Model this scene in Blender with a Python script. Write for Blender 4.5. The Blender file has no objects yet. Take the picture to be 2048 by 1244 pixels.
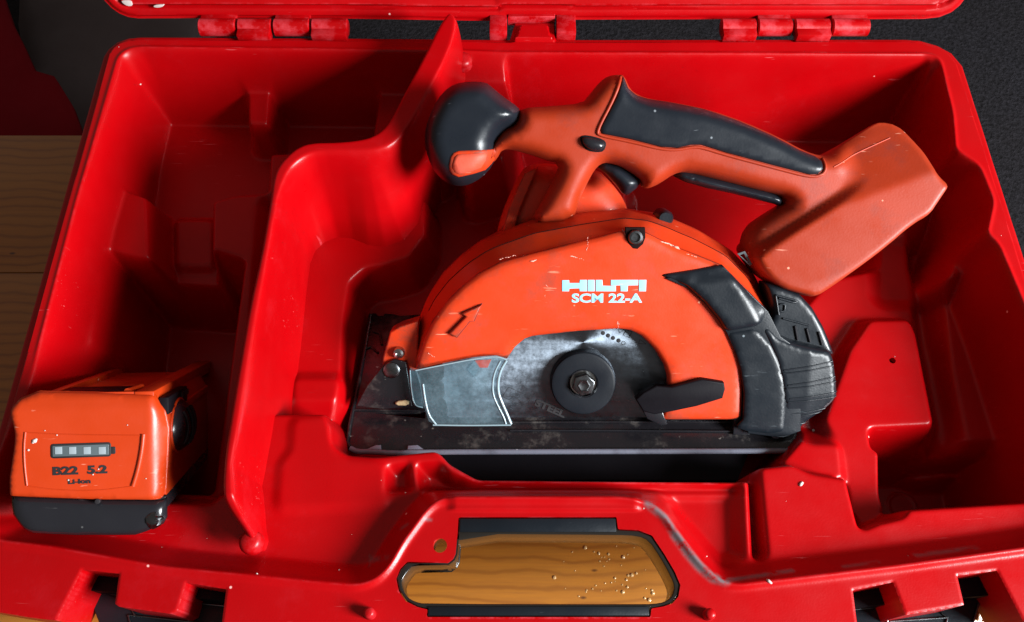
import bpy, bmesh, math, random
import numpy as np
from mathutils import Vector, Matrix, geometry, noise
random.seed(4)
rng = np.random.default_rng(7)
scene = bpy.context.scene
COL = scene.collection
R = math.radians

# ------------------------------------------------------------------ camera
FPX, CAM_H, TH = 1700.0, 0.4206, R(26)
cam = bpy.data.cameras.new("camera")
cam_o = bpy.data.objects.new("camera", cam)
COL.objects.link(cam_o)
cam_o.location = (0, 0, CAM_H)
cam_o.rotation_euler = (TH, 0, 0)
cam.sensor_fit = 'HORIZONTAL'
cam.sensor_width = 36.0
cam.lens = 36.0 * FPX / 2048.0
cam.clip_start = 0.01
cam.clip_end = 50
cam.dof.use_dof = False
scene.camera = cam_o

# ------------------------------------------------------------------ light
w = bpy.data.worlds.new("World")
scene.world = w
w.use_nodes = True
bg = w.node_tree.nodes['Background']
bg.inputs[0].default_value = (1.0, 0.86, 0.78, 1)
bg.inputs[1].default_value = 0.15

def area(name, loc, target, size, size_y, power, color):
    l = bpy.data.lights.new(name, 'AREA')
    l.shape = 'RECTANGLE'; l.size = size; l.size_y = size_y
    l.energy = power; l.color = color
    o = bpy.data.objects.new(name, l); COL.objects.link(o)
    o.location = loc
    o.rotation_euler = (Vector(target) - Vector(loc)).to_track_quat('-Z', 'Y').to_euler()
    return o
area("window_light", (1.34, -0.42, 0.76), (0.0, 0.22, 0.0), 0.55, 0.60, 92, (0.94, 0.98, 1.0))

scene.view_settings.view_transform = 'Standard'
scene.view_settings.look = 'None'
scene.view_settings.exposure = 0.0
scene.view_settings.gamma = 1.0

# ------------------------------------------------------------------ projection helpers (to place traced outlines at real depths)
CAM = Vector((0, 0, CAM_H))
VD = Vector((0, math.sin(TH), -math.cos(TH)))
VU = Vector((0, math.cos(TH), math.sin(TH)))
def ray(px, py):
    return VD + Vector((1, 0, 0)) * ((px - 1024) / FPX) + VU * ((622 - py) / FPX)
def at_z(px, py, z):
    r = ray(px, py); return CAM + r * ((z - CAM_H) / r.z)
def at_depth(px, py, D):
    return CAM + ray(px, py) * D
def frame(o, x, y):
    x = Vector(x).normalized(); z = x.cross(Vector(y)).normalized(); y = z.cross(x)
    return Matrix(((x.x, y.x, z.x, o[0]), (x.y, y.y, z.y, o[1]), (x.z, y.z, z.z, o[2]), (0, 0, 0, 1)))
def on_plane(F, px, py, n=0.0):
    """pixel -> local (x, y) on the plane z=n of frame F"""
    Z = F.col[2].xyz; P = F.translation + Z * n
    r = ray(px, py)
    W = CAM + r * ((P - CAM).dot(Z) / r.dot(Z))
    q = F.inverted() @ W
    return (q.x, q.y)
def trace(F, pts, n=0.0):
    return [on_plane(F, p[0], p[1], n) for p in pts]

# ------------------------------------------------------------------ 2D helpers
def arr(p): return np.array(p, dtype=float)
def chaikin(p, k=1, closed=True):
    p = arr(p)
    for _ in range(k):
        if closed:
            q = np.roll(p, -1, 0)
            p = np.stack([p * .75 + q * .25, p * .25 + q * .75], 1).reshape(-1, 2)
        else:
            q = np.stack([p[:-1] * .75 + p[1:] * .25, p[:-1] * .25 + p[1:] * .75], 1).reshape(-1, 2)
            p = np.vstack([p[:1], q, p[-1:]])
    return p
def resample(p, step, closed=True):
    p = arr(p)
    q = np.vstack([p, p[:1]]) if closed else p
    out = []
    for a, b in zip(q[:-1], q[1:]):
        L = np.linalg.norm(b - a); n = max(1, int(round(L / step)))
        for i in range(n): out.append(a + (b - a) * i / n)
    if not closed: out.append(q[-1])
    return arr(out)
def resample_n(p, n):
    p = arr(p); s = np.r_[0, np.cumsum(np.linalg.norm(np.diff(p, axis=0), axis=1))]
    t = np.linspace(0, s[-1], n)
    return np.stack([np.interp(t, s, p[:, 0]), np.interp(t, s, p[:, 1])], 1)
def sdf(poly, X, Y):
    """signed distance, positive inside"""
    poly = arr(poly); d = np.full(X.shape, 1e9); ins = np.zeros(X.shape, bool)
    n = len(poly)
    for i in range(n):
        ax, ay = poly[i]; bx, by = poly[(i + 1) % n]
        ex, ey = bx - ax, by - ay
        L = ex * ex + ey * ey
        if L < 1e-14: continue
        t = np.clip(((X - ax) * ex + (Y - ay) * ey) / L, 0, 1)
        dx = X - ax - t * ex; dy = Y - ay - t * ey
        d = np.minimum(d, dx * dx + dy * dy)
        if ay != by:
            c = ((ay > Y) != (by > Y)) & (X < (bx - ax) * (Y - ay) / (by - ay) + ax)
            ins ^= c
    d = np.sqrt(d)
    return np.where(ins, d, -d)
def circle(cx, cy, r, n=32, a0=0.0):
    return [(cx + r * math.cos(a0 + 2 * math.pi * i / n), cy + r * math.sin(a0 + 2 * math.pi * i / n)) for i in range(n)]
def sstep(t):
    t = np.clip(t, 0, 1); return t * t * (3 - 2 * t)
def blur(A, s):
    r = int(math.ceil(3 * s)); k = np.exp(-0.5 * (np.arange(-r, r + 1) / s) ** 2); k /= k.sum()
    B = np.pad(A, r, mode='edge')
    B = sum(k[i] * B[i:i + A.shape[0], :] for i in range(2 * r + 1))
    return sum(k[i] * B[:, i:i + A.shape[1]] for i in range(2 * r + 1))

# ------------------------------------------------------------------ object helpers
def tag(o, label=None, cat=None, group=None, kind=None):
    if label: o['label'] = label
    if cat: o['category'] = cat
    if group: o['group'] = group
    if kind: o['kind'] = kind
    return o
def thing(name, F, label, cat):
    o = bpy.data.objects.new(name, None); COL.objects.link(o)
    o.matrix_world = F; o.empty_display_size = 0.02
    return tag(o, label, cat)
def link(name, me, mat, parent=None, sharp=40, F=None):
    o = bpy.data.objects.new(name, me); COL.objects.link(o)
    if mat: me.materials.append(mat)
    if parent: o.parent = parent
    if F is not None: o.matrix_local = F
    for p in me.polygons: p.use_smooth = True
    if sharp: me.set_sharp_from_angle(angle=R(sharp))
    return o
def mesh(name, V, Fc, mat, parent=None, sharp=40, F=None):
    me = bpy.data.meshes.new(name)
    me.from_pydata([tuple(v) for v in V], [], [tuple(f) for f in Fc])
    me.update()
    return link(name, me, mat, parent, sharp, F)
def from_bm(name, bm, mat, parent=None, sharp=40, F=None):
    bmesh.ops.recalc_face_normals(bm, faces=bm.faces)
    me = bpy.data.meshes.new(name); bm.to_mesh(me); bm.free()
    return link(name, me, mat, parent, sharp, F)
def curve_mesh(cu):
    o = bpy.data.objects.new("tmp", cu); COL.objects.link(o)
    dg = bpy.context.evaluated_depsgraph_get()
    me = bpy.data.meshes.new_from_object(o.evaluated_get(dg), depsgraph=dg)
    bpy.data.objects.remove(o); bpy.data.curves.remove(cu)
    me.materials.clear()
    return me
def prism(name, polys, n0, n1, mat, parent=None, bev=0.0005, sharp=40, F=None, br=2):
    """polys: outline(s) (holes too) in local xy, extruded n0..n1 with rounded edges"""
    cu = bpy.data.curves.new(name, 'CURVE'); cu.dimensions = '2D'; cu.fill_mode = 'BOTH'
    for p in polys:
        s = cu.splines.new('POLY'); s.points.add(len(p) - 1)
        for i, q in enumerate(p): s.points[i].co = (q[0], q[1], 0, 1)
        s.use_cyclic_u = True
    cu.extrude = max(0.0, (n1 - n0) / 2 - bev); cu.bevel_depth = bev; cu.bevel_resolution = br; cu.offset = -bev
    me = curve_mesh(cu); me.name = name
    co = np.empty(len(me.vertices) * 3); me.vertices.foreach_get('co', co)
    co = co.reshape(-1, 3); co[:, 2] += (n0 + n1) / 2; me.vertices.foreach_set('co', co.ravel())
    bm = bmesh.new(); bm.from_mesh(me); bmesh.ops.remove_doubles(bm, verts=bm.verts, dist=1e-6)
    bm.to_mesh(me); bm.free()
    return link(name, me, mat, parent, sharp, F)
def text_mesh(txt, size, bold, sx, cx, cy, n, thick, ang=0.0):
    cu = bpy.data.curves.new("t", 'FONT'); cu.body = txt; cu.size = size; cu.offset = bold
    cu.align_x = 'CENTER'; cu.align_y = 'CENTER'; cu.extrude = thick / 2; cu.resolution_u = 4
    me = curve_mesh(cu)
    c, s = math.cos(ang), math.sin(ang)
    for v in me.vertices:
        x, y = v.co.x * sx, v.co.y
        v.co = (cx + c * x - s * y, cy + s * x + c * y, n + v.co.z)
    return me
def text(name, txt, size, bold, sx, cx, cy, n, mat, parent, thick=0.0002, ang=0.0):
    return link(name, text_mesh(txt, size, bold, sx, cx, cy, n, thick, ang), mat, parent, 30)
def lathe(name, prof, mat, parent=None, seg=48, cx=0, cy=0, sharp=35, F=None, sx=1, fill=True):
    V, Fc = [], []
    k = len(prof)
    for i in range(seg):
        a = 2 * math.pi * i / seg
        for r, z in prof: V.append((cx + r * math.cos(a) * sx, cy + r * math.sin(a), z))
    for i in range(seg):
        j = (i + 1) % seg
        for m in range(k - 1): Fc.append((i * k + m, j * k + m, j * k + m + 1, i * k + m + 1))
    bm = bmesh.new(); vs = [bm.verts.new(v) for v in V]
    for f in Fc: bm.faces.new([vs[i] for i in f])
    bmesh.ops.remove_doubles(bm, verts=bm.verts, dist=1e-7)
    if fill: bmesh.ops.holes_fill(bm, edges=bm.edges, sides=0)
    return from_bm(name, bm, mat, parent, sharp, F)
def tube(name, path, r, mat, parent=None, seg=10, F=None):
    V, Fc = [], []
    path = [Vector(p) for p in path]
    for i, p in enumerate(path):
        t = (path[min(i + 1, len(path) - 1)] - path[max(i - 1, 0)]).normalized()
        a = t.orthogonal().normalized() if abs(t.z) > .9 else t.cross(Vector((0, 0, 1))).normalized()
        b = t.cross(a)
        for k in range(seg):
            q = 2 * math.pi * k / seg
            V.append(p + a * (r * math.cos(q)) + b * (r * math.sin(q)))
    for i in range(len(path) - 1):
        for k in range(seg):
            m = (k + 1) % seg
            Fc.append((i * seg + k, i * seg + m, (i + 1) * seg + m, (i + 1) * seg + k))
    Fc.append(tuple(range(seg))[::-1]); Fc.append(tuple(range((len(path) - 1) * seg, len(path) * seg)))
    return mesh(name, V, Fc, mat, parent, 50, F)

# ---- grid height mesh clipped to a level set (marching squares), with a skirt
def grid_mesh(name, X, Y, H, S, mat, parent=None, skirt=None, F=None, attrs=None, sharp=0):
    """keep S>0; skirt: function(x,y)->z of the skirt bottom"""
    ny, nx = X.shape
    cells_s = [S[:-1, :-1], S[:-1, 1:], S[1:, 1:], S[1:, :-1]]
    ins = [c > 0 for c in cells_s]
    cnt = sum(i.astype(int) for i in ins)
    idx = np.arange(ny * nx).reshape(ny, nx)
    full = cnt == 4
    quads = np.stack([idx[:-1, :-1][full], idx[:-1, 1:][full], idx[1:, 1:][full], idx[1:, :-1][full]], 1)
    V = np.stack([X.ravel(), Y.ravel(), H.ravel()], 1)
    A = {k: v.ravel() for k, v in (attrs or {}).items()}
    extra, exA, ecache, polys, bed = [], {k: [] for k in A}, {}, [], []
    Sf = S.ravel(); base = len(V)
    def cut(a, b):
        k = (a, b) if a < b else (b, a)
        if k in ecache: return ecache[k]
        t = Sf[a] / (Sf[a] - Sf[b])
        extra.append(V[a] + (V[b] - V[a]) * t)
        for q in A: exA[q].append(A[q][a] + (A[q][b] - A[q][a]) * t)
        ecache[k] = base + len(extra) - 1
        return ecache[k]
    pj, pi = np.nonzero((cnt > 0) & (cnt < 4))
    for j, i in zip(pj, pi):
        c = [idx[j, i], idx[j, i + 1], idx[j + 1, i + 1], idx[j + 1, i]]
        poly = []; marks = []
        for k in range(4):
            a, b = int(c[k]), int(c[(k + 1) % 4])
            ia, ib = Sf[a] > 0, Sf[b] > 0
            if ia: poly.append(a)
            if ia != ib:
                e = cut(a, b); poly.append(e); marks.append((e, ia))
        if len(poly) >= 3:
            polys.append(poly)
            for m in range(len(poly)):
                a, b = poly[m], poly[(m + 1) % len(poly)]
                if a >= base and b >= base: bed.append((a, b))
    VV = np.vstack([V, np.array(extra).reshape(-1, 3)]) if extra else V
    used = np.zeros(len(VV), bool); used[quads.ravel()] = True
    for p in polys: used[p] = True
    remap = -np.ones(len(VV), int); remap[used] = np.arange(used.sum())
    verts = VV[used]
    faces = [tuple(q) for q in remap[quads].tolist()] + [tuple(int(remap[v]) for v in p) for p in polys]
    if skirt is not None:
        sk = {}
        vl = verts.tolist()
        def low(v):
            if v not in sk:
                x, y, z = VV[v]; vl.append([x, y, min(z - 1e-4, skirt(x, y, z))]); sk[v] = len(vl) - 1
            return sk[v]
        # duplicate top ring so that the wall has a crisp edge
        for a, b in bed:
            faces.append((int(remap[b]), int(remap[a]), low(a), low(b)))
        verts = vl
    else: verts = verts.tolist()
    me = bpy.data.meshes.new(name); me.from_pydata(verts, [], faces); me.update()
    for q in A:
        full_a = np.r_[A[q], np.array(exA[q])] if extra else A[q]
        vals = np.zeros(len(verts)); vals[:used.sum()] = full_a[used]
        at = me.attributes.new(q, 'FLOAT', 'POINT'); at.data.foreach_set('value', vals)
    return link(name, me, mat, parent, sharp, F)

# ---- pillow: silhouette inflated to a rounded solid
class Height:
    def __init__(self, poly, Rr, T, step=0.001, sig=1.2, mod=None):
        poly = arr(poly); self.poly = poly
        lo, hi = poly.min(0) - .012, poly.max(0) + .012
        self.x0, self.y0, self.s = lo[0], lo[1], step
        X, Y = np.meshgrid(np.arange(lo[0], hi[0], step), np.arange(lo[1], hi[1], step))
        d = sdf(poly, X, Y)
        q = np.clip(d / Rr, 0, 1)
        Hh = T * np.sqrt(np.clip(1 - (1 - q) ** 2, 0, 1))
        if sig: Hh = blur(Hh, sig)
        if mod is not None: Hh = mod(X, Y, Hh)
        self.H = Hh
    def __call__(self, x, y):
        gx = np.clip((np.asarray(x) - self.x0) / self.s, 0, self.H.shape[1] - 1.001)
        gy = np.clip((np.asarray(y) - self.y0) / self.s, 0, self.H.shape[0] - 1.001)
        i, j = gx.astype(int), gy.astype(int); a, b = gx - i, gy - j
        H = self.H
        return (H[j, i] * (1 - a) + H[j, i + 1] * a) * (1 - b) + (H[j + 1, i] * (1 - a) + H[j + 1, i + 1] * a) * b
def offset_ring(P, dlt):
    nx = np.roll(P, -1, 0) - np.roll(P, 1, 0)
    L = np.linalg.norm(nx, axis=1, keepdims=True); nx = nx / np.maximum(L, 1e-9)
    area = 0.5 * np.sum(P[:, 0] * np.roll(P[:, 1], -1) - np.roll(P[:, 0], -1) * P[:, 1])
    nrm = np.stack([-nx[:, 1], nx[:, 0]], 1) * (1 if area > 0 else -1)
    return P + nrm * dlt
def tess(poly, step, rings):
    """outline + inset rings + interior grid -> triangulation"""
    P = resample(poly, step)
    pts = [P]
    n0 = len(P)
    for dl in rings:
        Q = offset_ring(P, dl)
        s = sdf(P, Q[:, 0], Q[:, 1])
        pts.append(Q[s > dl * .9])
    lo, hi = P.min(0), P.max(0); inner = (rings[-1] if rings else 0) + step * .6
    X, Y = np.meshgrid(np.arange(lo[0], hi[0], step), np.arange(lo[1], hi[1], step))
    X[::2] += step * .5
    s = sdf(P, X, Y); k = s > inner
    pts.append(np.stack([X[k], Y[k]], 1))
    A = np.vstack(pts)
    A = A + rng.normal(0, 1e-7, A.shape) * (np.arange(len(A)) >= n0)[:, None]
    r = geometry.delaunay_2d_cdt([Vector(p) for p in A], [], [list(range(n0))], 1, 1e-9)
    V = arr([(v.x, v.y) for v in r[0]])
    orig = r[3]
    bnd = set(i for i, o in enumerate(orig) if any(q < n0 for q in o))
    return V, [tuple(f) for f in r[2]], bnd
def pillow(name, poly, mat, parent, Rr, T, nmid=0.0, Tb=None, step=0.0022, H=None, sharp=0, F=None, back=True):
    """rounded solid: front nmid+H, back nmid-Tb profile"""
    H = H or Height(poly, Rr, T)
    Tb = T if Tb is None else Tb
    rings = [Rr * (1 - math.cos(R(a))) for a in (12, 25, 40, 56, 72) if Rr * (1 - math.cos(R(a))) > 0.00012]
    V, Fc, bnd = tess(poly, step, rings)
    h = H(V[:, 0], V[:, 1]).copy()
    b = np.zeros(len(V), bool); b[list(bnd)] = True
    h[b] = 0
    front = [(V[i, 0], V[i, 1], nmid + h[i]) for i in range(len(V))]
    faces = [f for f in Fc]
    if back:
        bi = {}
        for i in range(len(V)):
            if b[i]: bi[i] = i
            else:
                bi[i] = len(front); front.append((V[i, 0], V[i, 1], nmid - Tb * max(h[i], .15 * T) / max(T, 1e-9)))
        faces += [tuple(bi[i] for i in f[::-1]) for f in Fc]
    bm = bmesh.new(); vs = [bm.verts.new(v) for v in front]
    for f in faces:
        try: bm.faces.new([vs[i] for i in f])
        except ValueError: pass
    return from_bm(name, bm, mat, parent, sharp, F)
def overlay(name, poly, mat, parent, base, nmid, thick, Rr=0.0012, step=0.0022, sharp=0):
    """skin piece lying on a pillow surface (base = Height), standing 'thick' proud, with side walls"""
    rings = [Rr * (1 - math.cos(R(a))) for a in (20, 45, 70)]
    V, Fc, bnd = tess(poly, step, rings)
    d = sdf(poly, V[:, 0], V[:, 1])
    q = np.clip(d / Rr, 0, 1)
    e = thick * np.sqrt(np.clip(1 - (1 - q) ** 2, 0, 1)) - 0.0006
    z = nmid + base(V[:, 0], V[:, 1]) + e
    b = np.zeros(len(V), bool); b[list(bnd)] = True
    verts = [(V[i, 0], V[i, 1], z[i]) for i in range(len(V))]
    faces = list(Fc)
    P = [i for i in range(len(V)) if b[i]]
    low = {}
    ec = {}
    for f in Fc:
        for k in range(len(f)):
            a, c = f[k], f[(k + 1) % len(f)]
            key = (min(a, c), max(a, c)); ec.setdefault(key, []).append((a, c))
    for key, l in ec.items():
        if len(l) == 1:
            a, c = l[0]
            for v in (a, c):
                if v not in low:
                    low[v] = len(verts); verts.append((V[v, 0], V[v, 1], max(nmid - .001, z[v] - .003)))
            faces.append((c, a, low[a], low[c]))
    return mesh(name, verts, faces, mat, parent, sharp)

# ------------------------------------------------------------------ materials
def mat_new(name):
    m = bpy.data.materials.new(name); m.use_nodes = True
    nt = m.node_tree; b = nt.nodes['Principled BSDF']
    return m, nt, b
def N(nt, t, **kw):
    n = nt.nodes.new(t)
    for k, v in kw.items():
        if k in n.inputs: n.inputs[k].default_value = v
        else: setattr(n, k, v)
    return n
def ramp(nt, src, stops):
    n = nt.nodes.new('ShaderNodeValToRGB'); nt.links.new(src, n.inputs[0])
    el = n.color_ramp.elements
    while len(el) < len(stops): el.new(0.5)
    for e, (p, c) in zip(el, stops):
        e.position = p; e.color = (c[0], c[1], c[2], 1) if isinstance(c, tuple) else (c, c, c, 1)
    return n.outputs[0]
def mix(nt, fac, a, b):
    n = nt.nodes.new('ShaderNodeMix'); n.data_type = 'RGBA'
    if isinstance(fac, float): n.inputs[0].default_value = fac
    else: nt.links.new(fac, n.inputs[0])
    for i, v in ((6, a), (7, b)):
        if isinstance(v, tuple): n.inputs[i].default_value = (v[0], v[1], v[2], 1)
        else: nt.links.new(v, n.inputs[i])
    return n.outputs[2]
def noise_n(nt, scale, detail=4, rough=.55, vec=None, dist=0):
    n = N(nt, 'ShaderNodeTexNoise', Scale=scale, Detail=detail, Roughness=rough, Distortion=dist)
    if vec: nt.links.new(vec, n.inputs[0])
    return n.outputs[0]
def coords(nt, scale=None, rot=None):
    tc = nt.nodes.new('ShaderNodeTexCoord')
    if scale is None: return tc.outputs['Object']
    mp = nt.nodes.new('ShaderNodeMapping'); mp.inputs['Scale'].default_value = scale
    if rot: mp.inputs['Rotation'].default_value = rot
    nt.links.new(tc.outputs['Object'], mp.inputs[0]); return mp.outputs[0]
def bump(nt, b, src, strength, dist=0.001):
    n = N(nt, 'ShaderNodeBump', Strength=strength, Distance=dist)
    nt.links.new(src, n.inputs['Height']); nt.links.new(n.outputs[0], b.inputs['Normal'])
    return n

def plastic(name, col, rough, speck=0.0, scuff=None, spec=0.5, grain=900, gs=.12, dirt=None, wave=0.0, edge=None):
    """worn moulded plastic: fine grain, scuffs in their own colour, specks"""
    m, nt, b = mat_new(name)
    v = coords(nt)
    base = col
    big = noise_n(nt, 14, 3, .6, v)
    c = mix(nt, ramp(nt, big, [(.35, 0.0), (.7, 1.0)]), tuple(x * .93 for x in col), tuple(min(1, x * 1.05) for x in col))
    if scuff:
        v2 = coords(nt, (60, 420, 200), (0, 0, .5))
        s1 = noise_n(nt, 1.0, 3, .6, v2)
        s2 = noise_n(nt, 22, 2, .5, v)
        mul = N(nt, 'ShaderNodeMath', operation='MULTIPLY')
        nt.links.new(ramp(nt, s1, [(.66, 0.0), (.73, 1.0)]), mul.inputs[0])
        nt.links.new(ramp(nt, s2, [(.52, 0.0), (.66, 1.0)]), mul.inputs[1])
        c = mix(nt, mul.outputs[0], c, scuff)
    if speck:
        vo = N(nt, 'ShaderNodeTexVoronoi', Scale=160.0); nt.links.new(v, vo.inputs['Vector'])
        sel = N(nt, 'ShaderNodeMath', operation='GREATER_THAN'); sel.inputs[1].default_value = 1 - speck
        sp = nt.nodes.new('ShaderNodeSeparateColor'); nt.links.new(vo.outputs['Color'], sp.inputs[0]); nt.links.new(sp.outputs[0], sel.inputs[0])
        mul = N(nt, 'ShaderNodeMath', operation='MULTIPLY')
        nt.links.new(ramp(nt, vo.outputs['Distance'], [(.08, 1.0), (.13, 0.0)]), mul.inputs[0]); nt.links.new(sel.outputs[0], mul.inputs[1])
        c = mix(nt, mul.outputs[0], c, scuff or (.6, .5, .45))
    if edge:
        g_ = nt.nodes.new('ShaderNodeNewGeometry')
        en = noise_n(nt, 90, 5, .75, v)
        em = N(nt, 'ShaderNodeMath', operation='MULTIPLY')
        nt.links.new(ramp(nt, g_.outputs['Pointiness'], [(.515, 0.0), (.56, 1.0)]), em.inputs[0])
        nt.links.new(ramp(nt, en, [(.42, 0.0), (.58, 1.0)]), em.inputs[1])
        c = mix(nt, em.outputs[0], c, edge)
    if dirt:
        dn = noise_n(nt, 45, 5, .7, v)
        c = mix(nt, ramp(nt, dn, [(.52, 0.0), (.78, .75)]), c, dirt)
    nt.links.new(c, b.inputs['Base Color'])
    rn = noise_n(nt, 55, 4, .6, v)
    mr = N(nt, 'ShaderNodeMapRange'); nt.links.new(rn, mr.inputs[0])
    mr.inputs[1].default_value = .3; mr.inputs[2].default_value = .7
    mr.inputs[3].default_value = rough * .82; mr.inputs[4].default_value = min(1, rough * 1.25)
    nt.links.new(mr.outputs[0], b.inputs['Roughness'])
    b.inputs['Specular IOR Level'].default_value = spec
    g = noise_n(nt, grain, 2, .5, v)
    add = N(nt, 'ShaderNodeMath', operation='ADD')
    w2 = N(nt, 'ShaderNodeMath', operation='MULTIPLY'); w2.inputs[1].default_value = wave
    nt.links.new(noise_n(nt, 30, 2, .5, v), w2.inputs[0])
    nt.links.new(g, add.inputs[0]); nt.links.new(w2.outputs[0], add.inputs[1])
    bump(nt, b, add.outputs[0], gs, 0.0004)
    return m

RED = (0.60, 0.0035, 0.012)
def red_material():
    m, nt, b = mat_new('red_case_plastic')
    v = coords(nt)
    big = noise_n(nt, 9, 4, .6, v)
    c = mix(nt, ramp(nt, big, [(.35, 0.0), (.7, 1.0)]), (0.34, .0004, .0016), (0.41, .0006, .0026))
    # pale scuffs and hair scratches
    for rot, sc, lo in ((.4, (40, 900, 300), .70), (-1.0, (50, 1100, 300), .72)):
        s1 = noise_n(nt, 1.0, 2, .5, coords(nt, sc, (0, 0, rot)))
        s2 = noise_n(nt, 16, 3, .5, v)
        mul = N(nt, 'ShaderNodeMath', operation='MULTIPLY')
        nt.links.new(ramp(nt, s1, [(lo, 0.0), (lo + .05, .4)]), mul.inputs[0])
        nt.links.new(ramp(nt, s2, [(.54, 0.0), (.66, 1.0)]), mul.inputs[1])
        c = mix(nt, mul.outputs[0], c, (.78, .22, .24))
    vo = N(nt, 'ShaderNodeTexVoronoi', Scale=75.0); nt.links.new(v, vo.inputs['Vector'])
    sp = nt.nodes.new('ShaderNodeSeparateColor'); nt.links.new(vo.outputs['Color'], sp.inputs[0])
    sel = N(nt, 'ShaderNodeMath', operation='GREATER_THAN'); sel.inputs[1].default_value = .93; nt.links.new(sp.outputs[0], sel.inputs[0])
    mul = N(nt, 'ShaderNodeMath', operation='MULTIPLY')
    nt.links.new(ramp(nt, vo.outputs['Distance'], [(.035, 1.0), (.06, 0.0)]), mul.inputs[0]); nt.links.new(sel.outputs[0], mul.inputs[1])
    c = mix(nt, mul.outputs[0], c, (.85, .45, .42))
    # convex edges rubbed pale, with edge highlights painted into the colour
    g_ = nt.nodes.new('ShaderNodeNewGeometry')
    em = N(nt, 'ShaderNodeMath', operation='MULTIPLY')
    nt.links.new(ramp(nt, g_.outputs['Pointiness'], [(.53, 0.0), (.60, .6)]), em.inputs[0])
    nt.links.new(ramp(nt, noise_n(nt, 60, 6, .75, v), [(.46, 0.0), (.62, 1.0)]), em.inputs[1])
    c = mix(nt, em.outputs[0], c, (.62, .07, .09))
    # dull rubbed zones
    c = mix(nt, ramp(nt, noise_n(nt, 5, 7, .8, v), [(.55, 0.0), (.75, .18)]), c, (.50, .03, .05))
    # grey rubbed-in wear where the 'wear' attribute is set
    at = nt.nodes.new('ShaderNodeAttribute'); at.attribute_name = 'wear'
    wn = noise_n(nt, 120, 5, .7, v)
    mw = N(nt, 'ShaderNodeMath', operation='MULTIPLY'); nt.links.new(at.outputs['Fac'], mw.inputs[0]); nt.links.new(ramp(nt, wn, [(.36, 0.0), (.52, 1.0)]), mw.inputs[1])
    c = mix(nt, mw.outputs[0], c, (.17, .13, .14))
    nt.links.new(c, b.inputs['Base Color'])
    mr = N(nt, 'ShaderNodeMapRange'); nt.links.new(noise_n(nt, 40, 5, .6, v), mr.inputs[0])
    mr.inputs[1].default_value = .3; mr.inputs[2].default_value = .7; mr.inputs[3].default_value = .27; mr.inputs[4].default_value = .40
    nt.links.new(mr.outputs[0], b.inputs['Roughness'])
    b.inputs['Specular IOR Level'].default_value = .30
    add = N(nt, 'ShaderNodeMath', operation='ADD')
    w2 = N(nt, 'ShaderNodeMath', operation='MULTIPLY'); w2.inputs[1].default_value = 1.2
    nt.links.new(noise_n(nt, 26, 2, .5, v), w2.inputs[0])
    nt.links.new(noise_n(nt, 1100, 2, .5, v), add.inputs[0]); nt.links.new(w2.outputs[0], add.inputs[1])
    bump(nt, b, add.outputs[0], .10, 0.0005)
    return m
M = {}
M['red'] = red_material()
M['orange'] = plastic('orange_painted_plastic', (0.60, 0.042, 0.008), .40, spec=.35, speck=.05, scuff=(.85, .33, .2), gs=.10, dirt=(.28, .05, .03), edge=(.20, .05, .03))
M['orange_b'] = plastic('orange_battery_plastic', (0.47, 0.036, 0.004), .38, speck=.04, scuff=(.9, .45, .3), gs=.08)
M['orange_h'] = plastic('orange_handle_plastic', (0.33, 0.028, 0.006), .45, speck=.05, scuff=(.7, .3, .2), gs=.12, dirt=(.2, .03, .02), spec=.35)
M['orange_matt'] = plastic('faded_orange_inlay', (0.62, 0.075, 0.035), .6, gs=.2, dirt=(.3, .06, .05))
M['rubber'] = plastic('black_soft_rubber', (0.009, 0.012, 0.017), .31, speck=.05, scuff=(.18, .2, .22), spec=.38, gs=.08, wave=.8)
M['black'] = plastic('black_ribbed_plastic', (0.007, 0.010, 0.014), .35, speck=.03, scuff=(.16, .19, .21), spec=.34, gs=.12)
M['black_gloss'] = plastic('black_gloss_plastic', (0.012, 0.012, 0.015), .25, speck=.06, scuff=(.1, .1, .1), spec=.5, gs=.05)
M['deep_black'] = plastic('black_matt_plastic', (0.006, 0.005, 0.007), .5, gs=.1, spec=.10)
M['flange'] = plastic('dark_grey_flange_steel', (0.009, 0.011, 0.015), .42, spec=.22, gs=.1)
M['grey_lens'] = plastic('smoky_grey_lens', (0.085, 0.11, 0.12), .3, gs=.02)
M['led'] = plastic('pale_led_window', (0.28, 0.33, 0.36), .35, gs=.02)
M['print_white'] = plastic('white_print', (0.30, 0.64, 0.76), .5, gs=.05, scuff=(.7, .3, .25))
M['print_black'] = plastic('black_print', (0.012, 0.010, 0.012), .6, gs=.02)
M['hole_dark'] = plastic('dark_cavity', (0.01, 0.004, 0.004), .9, gs=.02, spec=.1)
M['chip'] = plastic('pale_paint_chip', (0.55, 0.48, 0.45), .7, gs=.02)

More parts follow.
